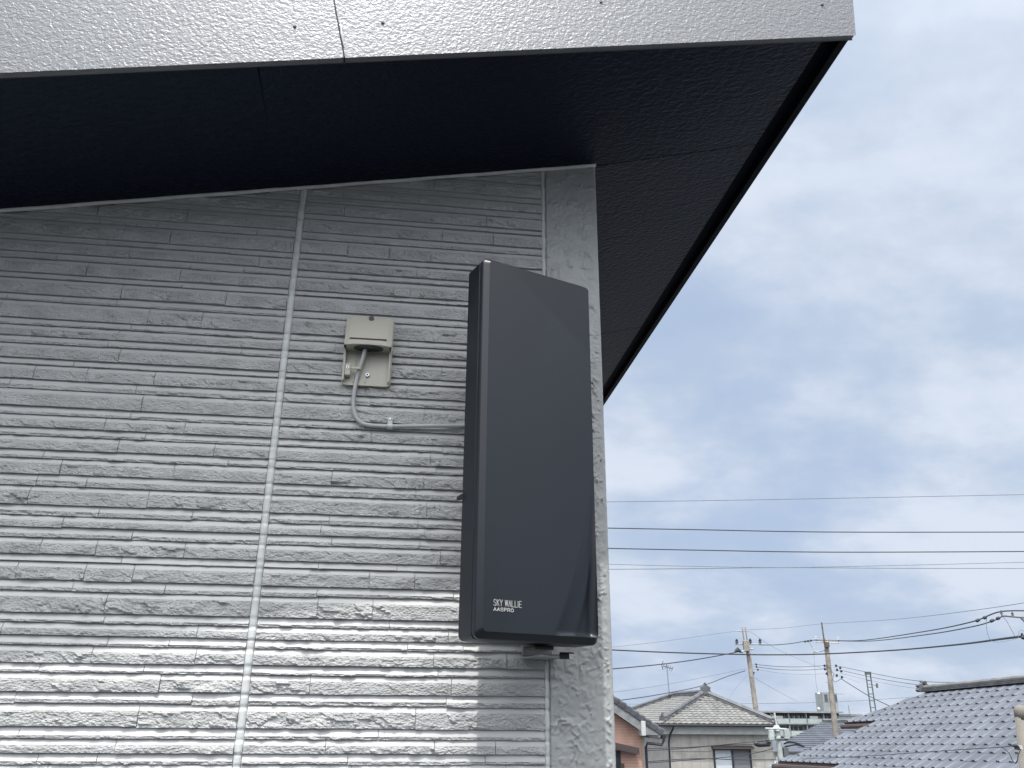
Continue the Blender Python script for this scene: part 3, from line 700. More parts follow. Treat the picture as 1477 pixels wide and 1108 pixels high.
for nm_, mt, a, b in (('shutter', M_curt, p0.x+.07, xm-.04), ('screen', M_screen, xm+.04, p1.x-.07)):
    m = MB(); m.box((a, wy-.03, zt_-1.29), (b, wy+.01, zt_-.06)); m.box((a, wy-.045, zt_-.66), (b, wy-.031, zt_-.63)); o = m.build(nm_, mt); o.parent = win
m = MB(); m.prism([(p0.x-.06, wy, zt_+.03), (p0.x-.06, wy-.30, zt_-.01), (p0.x-.06, wy-.30, zt_+.03), (p0.x-.06, wy, zt_+.14)], (p1.x-p0.x+.16, 0, 0)); o = m.build('window_hood', M_brown); o.parent = win
m = MB(); m.box((wx0+.03, wy-.025, at(1000, 1083, wy).z-.02), (p0.x-.1, wy+.01, at(1000, 1083, wy).z+.02)); m.box((p1.x+.1, wy-.025, at(1000, 1083, wy).z-.02), (wx1-.03, wy+.01, at(1000, 1083, wy).z+.02)); fix(m.build('joint_strip', M_panel), MH)

# TV aerial on that roof
b0 = at(966, 1006, Y0+8); t0 = at(961.5, 957, Y0+8); AE2 = tag(empty('roof_aerial', (b0.x, b0.y, b0.z-.3)), 'thin rooftop television aerial on a mast, left of the hipped roof ridge', 'aerial')
m = MB(); m.tube([(b0.x, b0.y, b0.z-.6), t0], 0.03, 6); fix(m.build('mast', M_steel), AE2)
m = MB(); m.tube([t0+Vector((-.2, 0, -.15)), t0+Vector((.35, 0, -.30))], .02, 5)
for k in range(5): q = t0+Vector((-.2+.13*k, 0, -.15-.035*k)); m.tube([q+Vector((0, -.22, 0.12)), q+Vector((0, .22, -0.12))], .012, 4)
m.tube([t0+Vector((-.22, -.1, .12)), t0+Vector((-.3, 0, -.1)), t0+Vector((-.2, .1, -.36))], .018, 5); fix(m.build('aerial_boom', M_wire), AE2)
m = MB(); m.tube([b0+Vector((0, 0, -.03)), b0+Vector((0, 0, .14))], 0.08, 8); fix(m.build('mast_joint', M_wire), AE2)

# ------------------------------------------------------------------ pink brick house
Y1 = 26.0
va, vb = at(884, 1012, Y1-.35), at(954, 1060, Y1-.35)           # lower edge of the tiles along the verge
sl = (vb-va).normalized(); PB = tag(empty('brick_house', (va.x-2, Y1+4, GZ)), 'pink brick house gable with dark tiled verge at the corner of the grey house', 'house')
rdg = va - sl*4.2; upn = Vector((-sl.z, 0, sl.x))
if upn.z < 0: upn = -upn
eav = Vector(vb)
rz = rdg.x
def mirror(p): return Vector((2*rz-p.x, p.y, p.z))
th_ = 0.30
ey = Vector((0, 9.0, 0))
m = MB(); m.prism([rdg+upn*.06, eav+upn*.06, eav-upn*.02, rdg-upn*.02], ey); fix(m.build('roof', M_verge), PB)
m = MB(); m.prism([mirror(rdg)+Vector((-.001, 0, .06)), mirror(eav)+Vector((0, 0, .06)), mirror(eav)-Vector((0, 0, .02)), mirror(rdg)-Vector((.001, 0, .02))], ey); fix(m.build('roof', M_verge), PB)
# verge tiles, one by one
n_t = 26; Lr = (eav-rdg).length; step_ = Lr/n_t
proto = None
for k in range(n_t):
    if proto is None:
        m = MB(); a = Vector((0, 0, 0)); d = sl*step_*1.12
        pts = [a, d, d+upn*.11, d+upn*.13+sl*-.05, a+upn*.075, a]
        m.prism([a-upn*.02, d-upn*.02+upn*.02, d+upn*.135, d+upn*.15-sl*.06, a+upn*.09], (0, .30, 0)); m.tube([a+upn*.10+Vector((0, .10, 0)), d+upn*.15+Vector((0, .10, 0))], .055, 8)
        proto = m.build('verge_tile', M_verge); o = proto
    else: o = proto.copy(); COL.objects.link(o)
    fix(o, PB); o.location = rdg + sl*step_*k + Vector((0, -.03, 0)) + upn*.0
    o.matrix_parent_inverse = Matrix.Translation(-PB.location)
m = MB(); bw = 0.25; m.prism([rdg-upn*.02, eav-upn*.02, eav-upn*.10, eav-upn*bw-sl*.25, rdg-upn*bw], (0, .06, 0)); fix(m.build('barge_board', M_barge), PB)
m = MB(); m.prism([mirror(rdg)-Vector((0, 0, .03)), mirror(eav)-Vector((0, 0, .03)), mirror(eav)-Vector((0, 0, .3)), mirror(rdg)-Vector((0, 0, .33))], (0, .06, 0)); fix(m.build('barge_board', M_barge), PB)
bx1 = at(927.5, 1090, Y1).x; bx0 = 2*rz-bx1
def vz(x): return va.z + (x-va.x)*sl.z/sl.x - bw/sl.x*0.9
m = MB(); m.prism([(bx0, Y1, GZ), (bx1, Y1, GZ), (bx1, Y1, vz(bx1)), (rz, Y1, vz(rz)), (bx0, Y1, vz(bx1))], (0, 8.3, 0)); fix(m.build('wall', M_brick), PB)
c0, c1 = at(921, 1060, Y1-.05), at(927, 1061, Y1-.05)
m = MB(); m.box((c0.x, Y1-.44, c0.z-.02), (c1.x, Y1+8.3, at(921, 1040, Y1).z)); fix(m.build('eave_box', M_white, bevel=.01), PB)
m = MB(); m.prism([(c1.x+.003, Y1-.40, c0.z+.0), (at(950, 1060, Y1-.4).x, Y1-.40, c0.z+.0), (c1.x+.003, Y1-.40, at(927, 1049, Y1-.4).z)], (0, 8.7, 0)); fix(m.build('soffit', M_barge), PB)
gz = eav.z-.06
m = MB(); m.tube([(eav.x+.07, Y1-.4, gz), (eav.x+.07, Y1+8.6, gz)], .06, 8); fix(m.build('gutter', M_black), PB)
pp = at(931.5, 1072, Y1-.1)
m = MB(); m.tube([(eav.x+.06, Y1-.36, gz+.08), (eav.x+.06, Y1-.36, gz-.10), (eav.x-.0, Y1-.34, gz-.22), (pp.x+.02, Y1-.2, pp.z), (pp.x, Y1-.1, pp.z-.12), (pp.x, Y1-.1, GZ)], .042, 8); fix(m.build('downpipe', M_black), PB)
m = MB(); m.box((bx1, Y1+.02, GZ), (bx1+.07, Y1+8.2, c0.z)); fix(m.build('side_trim', M_white), PB)
hz0, hz1 = at(887, 1071, Y1-.3), at(922, 1079, Y1-.3)
m = MB(); m.prism([hz0, hz1, hz1-Vector((0, 0, .19)), hz0-Vector((0, 0, .19))], (0, .3, 0)); m.prism([hz0-Vector((.9, 0, -.16)), hz0, hz0-Vector((0, 0, .19)), hz0-Vector((.9, 0, .03))], (0, .3, 0)); fix(m.build('window_hood', M_brown), PB)
wa, wb = at(885, 1083, Y1), at(895, 1100, Y1)
m = MB(); m.box((wa.x-1.0, Y1-.04, wa.z-1.1), (wb.x, Y1+.05, wa.z-.02)); w_ = fix(m.build('window', M_black), PB); m = MB(); m.box((wa.x-.95, Y1-.05, wa.z-.32), (wb.x-.05, Y1-.041, wa.z-.07)); m.build('pane', M_glass).parent = w_
m = MB(); m.box((wb.x-.02, Y1-.06, wa.z-1.15), (wb.x+.10, Y1-.0, wa.z-.35)); o = m.build('window_jamb', M_brown); o.parent = w_

# ------------------------------------------------------------------ big blue-grey roof at the right
A_ = CAM + ray(1337, 998)*21.4
V_ = -ray(548, 1070); t_sl = -0.66
vv = Vector((548-PW/2, 1070-PH/2)); aa = vv.x*681.5 + vv.y*506 + FPX*FPX; bb = vv.x + vv.y*t_sl; tt = -aa/bb
U = V_; Wd = -ray(1420+tt, 1060+t_sl*tt)
if Wd.z > 0: Wd = -Wd
N_ = U.cross(Wd).normalized()
if N_.z < 0: N_ = -N_
def uw(px, py):
    p = on_plane(px, py, A_, N_) - A_; return p.dot(U), p.dot(Wd)
TW, TL = 0.283, 0.262
BR = tag(empty('tiled_roof_house', (A_.x-1, A_.y-3, GZ)), 'house under a wide blue-grey tiled roof filling the lower right corner', 'house')
q1 = uw(1217, 1041); q2 = uw(1258, 1043); q3 = uw(1127, 1094); q4 = uw(1213, 1104)
def snap(x, s): return round(x/s)*s
w1 = snap(q1[1], TL); w2 = snap((q3[1]+q4[1])/2, TL); ulo = lambda w: 0.0
def left_edge(w):                         # verge steps outwards down the slope
    if w < w1: return q1[0]*(w/w1)
    k = (w-w1)/(w2-w1) if w2 > w1 else 0
    return q2[0]*(1-k) + q3[0]*k
u_j = snap(q4[0], TW)
W_END = w2 + 4*TL
pr = MB()                                 # one tile: pan with a raised, tapering roll at its far side and a thick front edge
zs = [0.0, .02, .075, .095, TW-.003]; hs = [.026, .032, .026, .007, .006]
top = [(zs[k], 0.0, .004) for k in range(5)]; fr = [(zs[k], TL+.018, hs[k]) for k in range(5)]; lo = [(zs[k], TL+.016, -.006) for k in range(5)]
pr.add([Vector(p) for p in top+fr+lo], [(k, 5+k, 6+k, k+1) for k in range(4)] + [(5+k, 10+k, 11+k, 6+k) for k in range(4)] + [(0, 10, 5), (4, 9, 14)])
pm = pr.build('tile', M_tileb); TM = pm.data; bpy.data.objects.remove(pm)
basis = Matrix((U, Wd, N_)).transposed()
tiles = []
nw = int(W_END/TL)
for j in range(nw):
    w = j*TL; le = left_edge(w+TL/2)
    off = (j % 2)*0.5
    for i in range(-60, 40):
        u = (i+off)*TW
        if u < le-0.02 : continue
        if w > w2-TL*.5 and u < u_j: continue
        P = A_ + U*(u+TW/2) + Wd*(w+TL/2); q = RW.transposed() @ (P-CAM); sx = PW/2 - FPX*q.x/q.z; sy = PH/2 + FPX*q.y/q.z
        if u > 9.0: continue
        vis = (q.z < 0 and -5 < sx < PW+12 and sy < PH+8)
        tiles.append(((P-CAM).length if vis else 1e3+u, u, w, vis))
tiles.sort()
stuff = MB(); k = 0
slope_o = None
dk = MB(); c_ = [A_ + U*(-6 if 0 else 0)]
poly = [(0, 0), (9.0, 0), (9.0, W_END+.1), (u_j, W_END+.1), (u_j, w2), (left_edge(w2), w2), (left_edge(w1+.01), w1), (left_edge(w1-.01), w1)]
dk.prism([A_ + U*u + Wd*w - N_*.012 for u, w in poly], -N_*0.12)
slope_o = fix(dk.build('roof_slope', M_brown), BR)
for (_, u, w, vis) in tiles:
    P = A_ + U*u + Wd*w; jit = (noise.noise(Vector((u*3.1, w*2.7, 1)))*.006)
    if vis and k < 300:
        o = bpy.data.objects.new('tile', TM); COL.objects.link(o); o.parent = slope_o; o.matrix_parent_inverse = Matrix.Translation(-BR.location) @ Matrix.Translation(BR.location)
        o.matrix_local = Matrix.Translation(P + N_*jit) @ basis.to_4x4(); k += 1
    else:
        M4 = Matrix.Translation(P + N_*jit) @ basis.to_4x4(); stuff.add([M4 @ vv_.co for vv_ in TM.vertices], [tuple(f.vertices) for f in TM.polygons])
o = stuff.build('more_tiles', M_tileb); o.parent = slope_o; tag(o, kind='stuff')
# other slope, falling away, and the ridge
W2 = Vector((-Wd.x, -Wd.y, Wd.z)); m = MB(); m.prism([A_, A_+U*9, A_+U*9+W2*4, A_+W2*4], -N_*.12); fix(m.build('roof_slope', M_tileb), BR)
m = MB(); ra, rb = A_ - U*0.05, A_ + U*9.0
up3 = Vector((0, 0, 1)); s3 = U.cross(up3).normalized()
for k2 in range(3):
    w_2 = .20-.03*k2; m.prism([ra + s3*w_2/2 + up3*(.029*k2), ra + s3*w_2/2 + up3*(.029*k2+.023), ra - s3*w_2/2 + up3*(.029*k2+.023), ra - s3*w_2/2 + up3*(.029*k2)], rb-ra)
rg = fix(m.build('ridge', M_tiled), BR)
capm = None
for k2 in range(32):
    a = ra + U*(0.28*k2) + up3*.082
    if capm is None:
        m = MB(); m.tube([Vector((0, 0, 0)), U*0.27, U*0.30], [.060, .052, .057], 10); o = m.build('ridge_cap', M_tileg); capm = o
    else: o = capm.copy(); COL.objects.link(o)
    o.parent = rg; o.location = a
m = MB(); oni(m, ra + up3*.0, -U, .26, .17); m.build('ridge_end_tile', M_tiled).parent = rg
# eave gutter and walls
g0 = A_ + U*(left_edge(w2)-.1) + Wd*(w2+.07) - up3*.09; g1 = A_ + U*(u_j+.0) + Wd*(w2+.07) - up3*.09
m = MB(); m.tube([g0, g1], .06, 8); fix(m.build('gutter', M_brown), BR)
m = MB(); a = A_+U*left_edge(w2)+Wd*w2; b = A_+U*u_j+Wd*w2; m.prism([a-up3*.03, b-up3*.03, b-up3*.2, a-up3*.2], Vector((.05, 0, 0))); fix(m.build('eave_board', M_brown), BR)
g0 = A_ + U*(q1[0]) + Wd*(w1+.05) - up3*.08; g1 = A_ + U*(q2[0]) + Wd*(w1+.05) - up3*.08
m = MB(); m.tube([g0, g1], .05, 8); fix(m.build('gutter', M_brown), BR)
wz = (A_+Wd*w2).z-.25; wx = (A_+Wd*(w2-2.0*TL)).x
m = MB(); m.box((wx, A_.y-8.5, GZ), (wx+6, A_.y-left_edge(w2)-.6, wz)); fix(m.build('wall', M_white), BR)

# ------------------------------------------------------------------ dark ribbed roof behind
Yd = 62.0
dp = [at(1187, 1041, Yd+4), at(1262, 1041, Yd+4), at(1262, 1083, Yd), at(1112, 1081, Yd)]
DR = tag(empty('dark_roof_house', (dp[3].x+3, Yd+3, GZ)), 'house with a dark ribbed roof between the hipped house and the blue-grey roof', 'house')
rm = MB(); nr = 15
for k2 in range(nr):
    a0, a1 = k2/nr, (k2+1)/nr; L0, R0 = dp[0].lerp(dp[3], a0), dp[1].lerp(dp[2], a0); L1_, R1 = dp[0].lerp(dp[3], a1), dp[1].lerp(dp[2], a1)
    c = up3*.06; m = MB(); m.add([L0, R0, R1+c, L1_+c, L1_-up3*.02, R1-up3*.02], [(0, 1, 2, 3)[::-1], (3, 2, 5, 4)[::-1]]); fix(m.build('roof_course', M_tileb2), DR)
m = MB(); ridge_bar(m, dp[0], dp[1], .3, .18); fix(m.build('ridge', M_tiled), DR)
m = MB(); m.box((dp[3].x+.4, Yd+.6, GZ), (dp[2].x, Yd+6, dp[3].z-.1)); fix(m.build('wall', M_black), DR)
m = MB(); m.prism([dp[3]-up3*.05, dp[2]-up3*.05, dp[2]-up3*.3, dp[3]-up3*.3], (0, .1, 0)); fix(m.build('eave_board', M_black), DR)

# ------------------------------------------------------------------ low beige building behind the near pole
Yb = 44.0; ba, bb_ = at(1090, 1086, Yb), at(1160, 1086, Yb)
LB = tag(empty('low_house', ((ba.x+bb_.x)/2, Yb+2, GZ)), 'low beige house wall with a white canopy behind the near utility pole', 'house')
m = MB(); m.box((ba.x, Yb, GZ), (bb_.x, Yb+5, ba.z)); fix(m.build('wall', M_panel), LB)
m = MB(); m.prism([(ba.x-.2, Yb-.2, ba.z+.02), (bb_.x+.2, Yb-.2, ba.z+.02), (bb_.x-.6, Yb+2.4, ba.z+.55), (ba.x+.6, Yb+2.4, ba.z+.55)], (0, .0, .06)); fix(m.build('roof', M_tileb2), LB)
c0 = at(1095, 1098, Yb-.5); c1 = at(1124, 1099, Yb-.5)
m = MB(); m.box((c0.x, Yb-.6, c0.z-.06), (c1.x, Yb, c0.z)); m.box((c0.x, Yb-.6, c0.z-2), (c0.x+.06, Yb-.54, c0.z-.06)); fix(m.build('canopy', M_white), LB)

# ------------------------------------------------------------------ apartment block far off
Ya = 215.0; ta, tb_ = at(1060, 1025, Ya), at(1212, 1026, Ya); zt2 = ta.z; fh = 2.85
AP = tag(empty('apartment_building', ((ta.x+tb_.x)/2, Ya+5, GZ)), 'long flat-topped apartment block with balconies far behind the houses', 'building')
m = MB(); m.box((ta.x, Ya+1.4, GZ), (tb_.x, Ya+11, zt2-.3)); fix(m.build('wall', M_aptw), AP)
m = MB(); m.box((ta.x-.5, Ya-.6, zt2-.4), (tb_.x+.5, Ya+11.5, zt2)); fix(m.build('roof', M_apts), AP)
m = MB(); m.box((ta.x, Ya+.9, zt2-1.0), (tb_.x, Ya+1.38, zt2-.42)); fix(m.build('painted_shade_strip', M_aptd), AP)  # dark strip painted in for the shade under the roof slab
nb = 6; bwid = (tb_.x-ta.x)/nb; rb_ = random.Random(4)
for f in range(3):
    zf_ = zt2-(f+1)*fh
    m = MB(); m.box((ta.x, Ya-.3, zf_-.25), (tb_.x, Ya+1.39, zf_)); slab = fix(m.build('floor_slab', M_apts), AP)
    for b in range(nb):
        x0 = ta.x+b*bwid
        m = MB(); m.box((x0-.12, Ya-.1, zf_), (x0+.12, Ya+1.38, zf_+fh-.4)); fix(m.build('partition', M_apts), AP)
        m = MB(); m.box((x0+.15, Ya-.28, zf_), (x0+bwid-.15, Ya-.2, zf_+1.05)); bal = fix(m.build('balcony', M_aptw), AP)
        m = MB(); m.box((x0+.15, Ya-.30, zf_+1.06), (x0+bwid-.15, Ya-.18, zf_+1.14)); m.build('rail', M_apts).parent = bal
        for w3 in range(3):
            xa_ = x0+.5+w3*(bwid-.8)/3; m = MB(); m.box((xa_, Ya+1.30, zf_+.3), (xa_+(bwid-.8)/3*.72, Ya+1.39, zf_+2.1)); ww = fix(m.build('window', M_aptd), AP)
            m = MB(); m.box((xa_+.1, Ya+1.26, zf_+.4), (xa_+(bwid-.8)/3*.36, Ya+1.295, zf_+2.0)); m.build('pane', M_curt if rb_.random() < .45 else M_glass).parent = ww
        if rb_.random() < .4:
            m = MB(); m.box((x0+1, Ya+.1, zf_+.9), (x0+3.2, Ya+.25, zf_+1.7)); fix(m.build('laundry', M_white), AP)
p = at(1183, 999, Ya+3); q = at(1207, 1025, Ya+3)
m = MB(); m.box((p.x, Ya+2, zt2), (q.x, Ya+6, p.z)); ph = fix(m.build('roof_tower', M_apts), AP)
for k2 in range(3):
    m = MB(); m.box((p.x+.5+k2*1.3, Ya+1.9, p.z-2.2), (p.x+1.3+k2*1.3, Ya+1.98, p.z-.5)); m.build('opening', M_aptd).parent = ph
# small pale buildings beyond
for (x0, y0, x1, y1, Yq, mt, lab) in ((1228, 1030, 1243, 1042, 240, M_white, 'tiny pale far building with a thin mast left of the blue-grey roof'),
                                      (1210, 1034, 1227, 1045, 260, M_aptw, 'tiny grey far building right of the tall middle pole')):
    a, b = at(x0, y0, Yq), at(x1, y1, Yq); B_ = tag(empty('far_building', ((a.x+b.x)/2, Yq+4, GZ)), lab, 'building')
    m = MB(); m.box((a.x, Yq, GZ), (b.x, Yq+8, a.z-.5)); fix(m.build('wall', mt), B_)
    m = MB(); m.box((a.x-.3, Yq-.3, a.z-.5), (b.x+.3, Yq+8.3, a.z)); fix(m.build('roof', M_apts), B_)
    for k2 in range(3): m = MB(); m.box((a.x+.4+k2*.9, Yq-.06, a.z-1.9), (a.x+.9+k2*.9, Yq-.001, a.z-.9)); fix(m.build('window', M_aptd), B_)
    if x0 == 1228: m = MB(); m.tube([(a.x-.5+1, Yq+2, a.z), (a.x+.5, Yq+2, a.z+2.4)], .12, 6); fix(m.build('mast', M_apts), B_)

# ------------------------------------------------------------------ poles
def line_pole(name, label, cat, pt, pb, Y, r0, r1, mt, grp=None):
    a, b = at(*pt, Y), at(*pb, Y); d = (b-a); bot = a + d*((GZ-a.z)/d.z)
    P = tag(empty(name, bot), label, cat, grp)
    m = MB(); n = 8; m.tube([a.lerp(bot, k_/n) for k_ in range(n+1)], [r0+(r1-r0)*k_/n for k_ in range(n+1)], 14); fix(m.build('pole_shaft', mt, smooth=True), P)
    return P, a, bot
def insulator(P, p, h=.22, r=.07, mt=None, d=(0, 0, 1)):
    m = MB(); p = Vector(p); d = Vector(d); m.tube([p, p+d*h*.2, p+d*h*.25, p+d*h*.45, p+d*h*.5, p+d*h*.7, p+d*h*.75, p+d*h], [r*.4, r*.4, r, r*.8, r*.45, r*.9, r*.5, r*.4], 8); fix(m.build('insulator', mt or M_wire), P)
def bar(P, name, a, b, r, mt=None): m = MB(); m.tube([a, b], r, 8); return fix(m.build(name, mt or M_steel), P)
YA = 50.0
PA, a, b = line_pole('utility_pole', 'brownish concrete utility pole with twin top struts, standing behind the hipped roof', 'utility pole', (1077, 925), (1090, 1022), YA, .13, .19, M_conc, 'concrete poles carrying the wires')
bar(PA, 'top_strut', at(1070.5, 905, YA), at(1074.5, 934, YA), .045, M_conc); bar(PA, 'top_strut', at(1075, 905, YA), at(1079, 934, YA), .045, M_conc)
bar(PA, 'top_bracket', at(1062, 910, YA), at(1081, 911, YA), .03)
m = MB(); q = at(1076, 931, YA-.15); m.box((q.x-.18, YA-.32, q.z-.35), (q.x+.16, YA-.05, q.z+.28)); fix(m.build('pole_top_box', M_conc, bevel=.03), PA)
bar(PA, 'cross_arm', at(1060, 929.5, YA), at(1100, 929.5, YA), .04); bar(PA, 'cross_arm', at(1070, 940, YA-.4), at(1086, 936, YA+.4), .05, M_concg)
for p in ((1063, 929), (1082.5, 928.5), (1096.5, 928.5)): insulator(PA, at(*p, YA), .30, .12)
m = MB(); q = at(1064, 940, YA); m.tube([q+Vector((-.22, 0, -.06)), q+Vector((-.05, 0, .05)), q+Vector((.02, 0, .22)), q+Vector((.08, 0, .05)), q+Vector((.3, 0, -.06))], [.03, .12, .05, .12, .03], 8); fix(m.build('disconnect_switch', M_wire), PA)
for k2, p in enumerate(((1089.5, 958.5), (1090, 962), (1092, 966))): q = at(*p, YA); bar(PA, 'wire_bracket', at(p[0]-7, p[1]-1.5, YA), q, .018); insulator(PA, q, .10, .07, None, (1, 0, 0))
for k2 in range(7): s_ = (-1 if k2 % 2 else 1); q = a.lerp(b, .17+.045*k2); bar(PA, 'step_bolt', q, q+Vector((s_*.33, 0, .02)), .012)
m = MB(); q = at(1085, 971, YA); m.prism([q, q+Vector((.18, 0, .10)), q+Vector((.10, 0, -.10))], (0, .08, 0)); fix(m.build('stay_bracket', M_wire), PA)
YB = 50.0
PBo, a, b = line_pole('utility_pole', 'tallest brownish concrete utility pole with a rusty top extension and white cross arm', 'utility pole', (1191, 921.5), (1206, 1062), YB, .14, .20, M_conc, 'concrete poles carrying the wires')
bar(PBo, 'pole_extension', at(1185, 898, YB-.15), at(1190, 933, YB-.15), .045, M_rust)
m = MB(); q = at(1191, 929, YB-.1); m.box((q.x-.12, YB-.3, q.z-.2), (q.x+.14, YB-.12, q.z+.1)); fix(m.build('extension_clamp', M_rust), PBo)
for yy, x0, x1 in ((925, 1177, 1210), (927.5, 1177, 1210)): bar(PBo, 'cross_arm', at(x0, yy-1, YB), at(x1, yy, YB), .035, M_porc)
for p in ((1177, 923), (1209.5, 924), (1174.5, 940)): insulator(PBo, at(*p, YB), .22, .09, M_porc)
bar(PBo, 'cross_arm', at(1173, 941.5, YB), at(1190, 938, YB), .035)
for p in ((1160, 925.5), (1164, 924.8), (1168, 924.2)): insulator(PBo, at(*p, YB), .14, .07, None, (1, 0, 0))
for p in ((1204.5, 960), (1210.5, 963.2), (1206, 966), (1212, 968), (1205.5, 974), (1213, 976.5), (1188, 960), (1188.5, 965), (1191, 971.5)):
    q = at(*p, YB); insulator(PBo, q, .13, .085, None, (1, 0, -.2)); bar(PBo, 'wire_bracket', q, a.lerp(b, max(0, min(1, (a.z-q.z)/(a.z-b.z)))), .014)
m = MB(); m.tube([at(1200, 969, YB), at(1203, 972, YB), at(1201, 980, YB), at(1204, 984, YB), at(1209, 982, YB), at(1213, 979, YB)], .02, 6); fix(m.build('jumper_wire', M_wiregr), PBo)
bar(PBo, 'side_bracket', at(1203, 1001, YB), at(1217, 1001, YB), .02)
for k2 in range(12): s_ = (-1 if k2 % 2 else 1); q = a.lerp(b, .12+.04*k2); bar(PBo, 'step_bolt', q, q+Vector((s_*.33, 0, .02)), .012)
for p in ((1181, 1001), (1181, 1023)): 
    q = at(*p, YB); m = MB(); m.tube([q-up3*.1, q, q+up3*.12], [.06, .10, .04], 8); fix(m.build('wire_ball', M_porc), PBo)

YC = 33.0
PC, a, b = line_pole('utility_pole', 'near grey utility pole with clamps and cable boxes, right of the hipped house', 'utility pole', (1120, 1046), (1128, 1108), YC, .10, .13, M_concg, 'concrete poles carrying the wires')
bar(PC, 'top_spike', at(1117, 1028, YC), at(1121, 1050, YC), .035, M_porc)
m = MB(); q = at(1120, 1050, YC); m.tube([q+up3*.08, q, q-up3*.12], [.06, .16, .17], 10); fix(m.build('pole_cap', M_concg), PC)
bar(PC, 'cross_arm', at(1104, 1051, YC-.12), at(1134, 1052, YC-.12), .04, M_concg); bar(PC, 'cross_arm', at(1106, 1067, YC-.12), at(1136, 1066, YC-.12), .035, M_tank)
for p in ((1111, 1053), (1133, 1051)): 
    q = at(*p, YC-.1); m = MB(); m.box((q.x-.10, YC-.22, q.z-.38), (q.x+.10, YC-.06, q.z)); fix(m.build('cable_box', M_concg, bevel=.02), PC)
m = MB(); m.tube([at(1136, 1057, YC), at(1138, 1066, YC), at(1128, 1068, YC)], .05, 6); fix(m.build('clamp_arm', M_concg), PC)
m = MB(); q0, q1_ = at(1088, 1072, YC), at(1111, 1071, YC); m.tube([q0, q0.lerp(q1_, .08)-up3*.02, q0.lerp(q1_, .3)-up3*.06, q0.lerp(q1_, .9)-up3*.05, q1_], [.05, .09, .10, .10, .04], 10); fix(m.build('splice_closure', M_black), PC)
m = MB(); m.tube([at(1121, 1092, YC), at(1120, 1099, YC), at(1115, 1104, YC), at(1109, 1106, YC)], .025, 6); fix(m.build('blue_lead', mat('pale_blue_plastic', (.3, .45, .5), .5)), PC)
m = MB(); m.tube([at(1131, 1073, YC), at(1139, 1070, YC), at(1148, 1071.5, YC), at(1160, 1077, YC)], .03, 6); m.tube([at(1127, 1084, YC), at(1133, 1077, YC), at(1148, 1074, YC), at(1160, 1077, YC)], .03, 6); fix(m.build('spare_loop', M_black), PC)
m = MB(); m.box((at(1129, 1080, YC).x, YC-.1, at(1129, 1092, YC).z), (at(1136, 1080, YC).x, YC+.1, at(1129, 1078, YC).z)); fix(m.build('junction_box', M_tank, bevel=.02), PC)

# steel pole of two ladder-like rails
YL = 70.0; lt, lb_ = at(1252, 972, YL), at(1261, 1034, YL); d = lb_-lt; bot = lt + d*((GZ-lt.z)/d.z)
LP = tag(empty('lattice_pole', bot), 'grey steel lattice pole like a ladder, rising behind the edge of the blue-grey roof', 'lattice pole')
for s_ in (-1, 1): bar(LP, 'rail', lt+Vector((s_*.20, 0, .1)), bot+Vector((s_*.27, 0, 0)), .055, M_tank)
n = int((lt.z-bot.z)/.52)
for k2 in range(n): q = lt.lerp(bot, k2/n); bar(LP, 'rung', q+Vector((-.2, 0, 0)), q+Vector((.2, 0, 0)), .035, M_tank)
m = MB(); m.tube([lt+up3*-.06, lt+up3*.16], .27, 10); fix(m.build('top_collar', M_tank), LP)
bar(LP, 'side_arm', at(1250, 986, YL), at(1265, 989, YL), .035); q = at(1265, 989, YL); m = MB(); m.tube([q-up3*.18, q+up3*.18], .09, 8); fix(m.build('lamp', M_tank), LP)

# arms of the pole just outside the right edge
YR = 24.0; t0 = at(1500, 868, YR); RP = tag(empty('utility_pole', (t0.x, YR, GZ)), 'utility pole cut by the right edge, only its steel arm and switch in view', 'utility pole', 'concrete poles carrying the wires')
m = MB(); m.tube([t0, (t0.x, YR, GZ)], [.11, .17], 14); fix(m.build('pole_shaft', M_conc, smooth=True), RP)
bar(RP, 'cross_arm', at(1445, 888, YR), at(1505, 893, YR), .035); bar(RP, 'cross_arm', at(1445, 887, YR+.5), at(1505, 891, YR+.5), .03)
bar(RP, 'arm_brace', at(1471, 890, YR), at(1490, 908, YR), .03)
for p in ((1445, 887), (1461, 889)): insulator(RP, at(*p, YR), .14, .05, M_tank)
for p, q in (((1407.5, 896.5), (1413, 893.5)), ((1418, 892), (1423, 890)), ((1428, 897), (1433.5, 894)), ((1437, 893), (1442, 891))):
    m = MB(); A1, B1 = at(*p, YR), at(*q, YR); m.tube([A1, A1.lerp(B1, .2), A1.lerp(B1, .8), B1], [.02, .05, .05, .02], 8); fix(m.build('strain_insulator', M_black), RP)
m = MB(); q = at(1475, 919.5, YR); m.tube([q-Vector((.06, 0, 0)), q, q+Vector((.2, 0, 0))], [.03, .07, .05], 8); m.tube([q+Vector((.0, 0, 0)), q+up3*.13], [.05, .03], 8); fix(m.build('switch', M_black), RP)

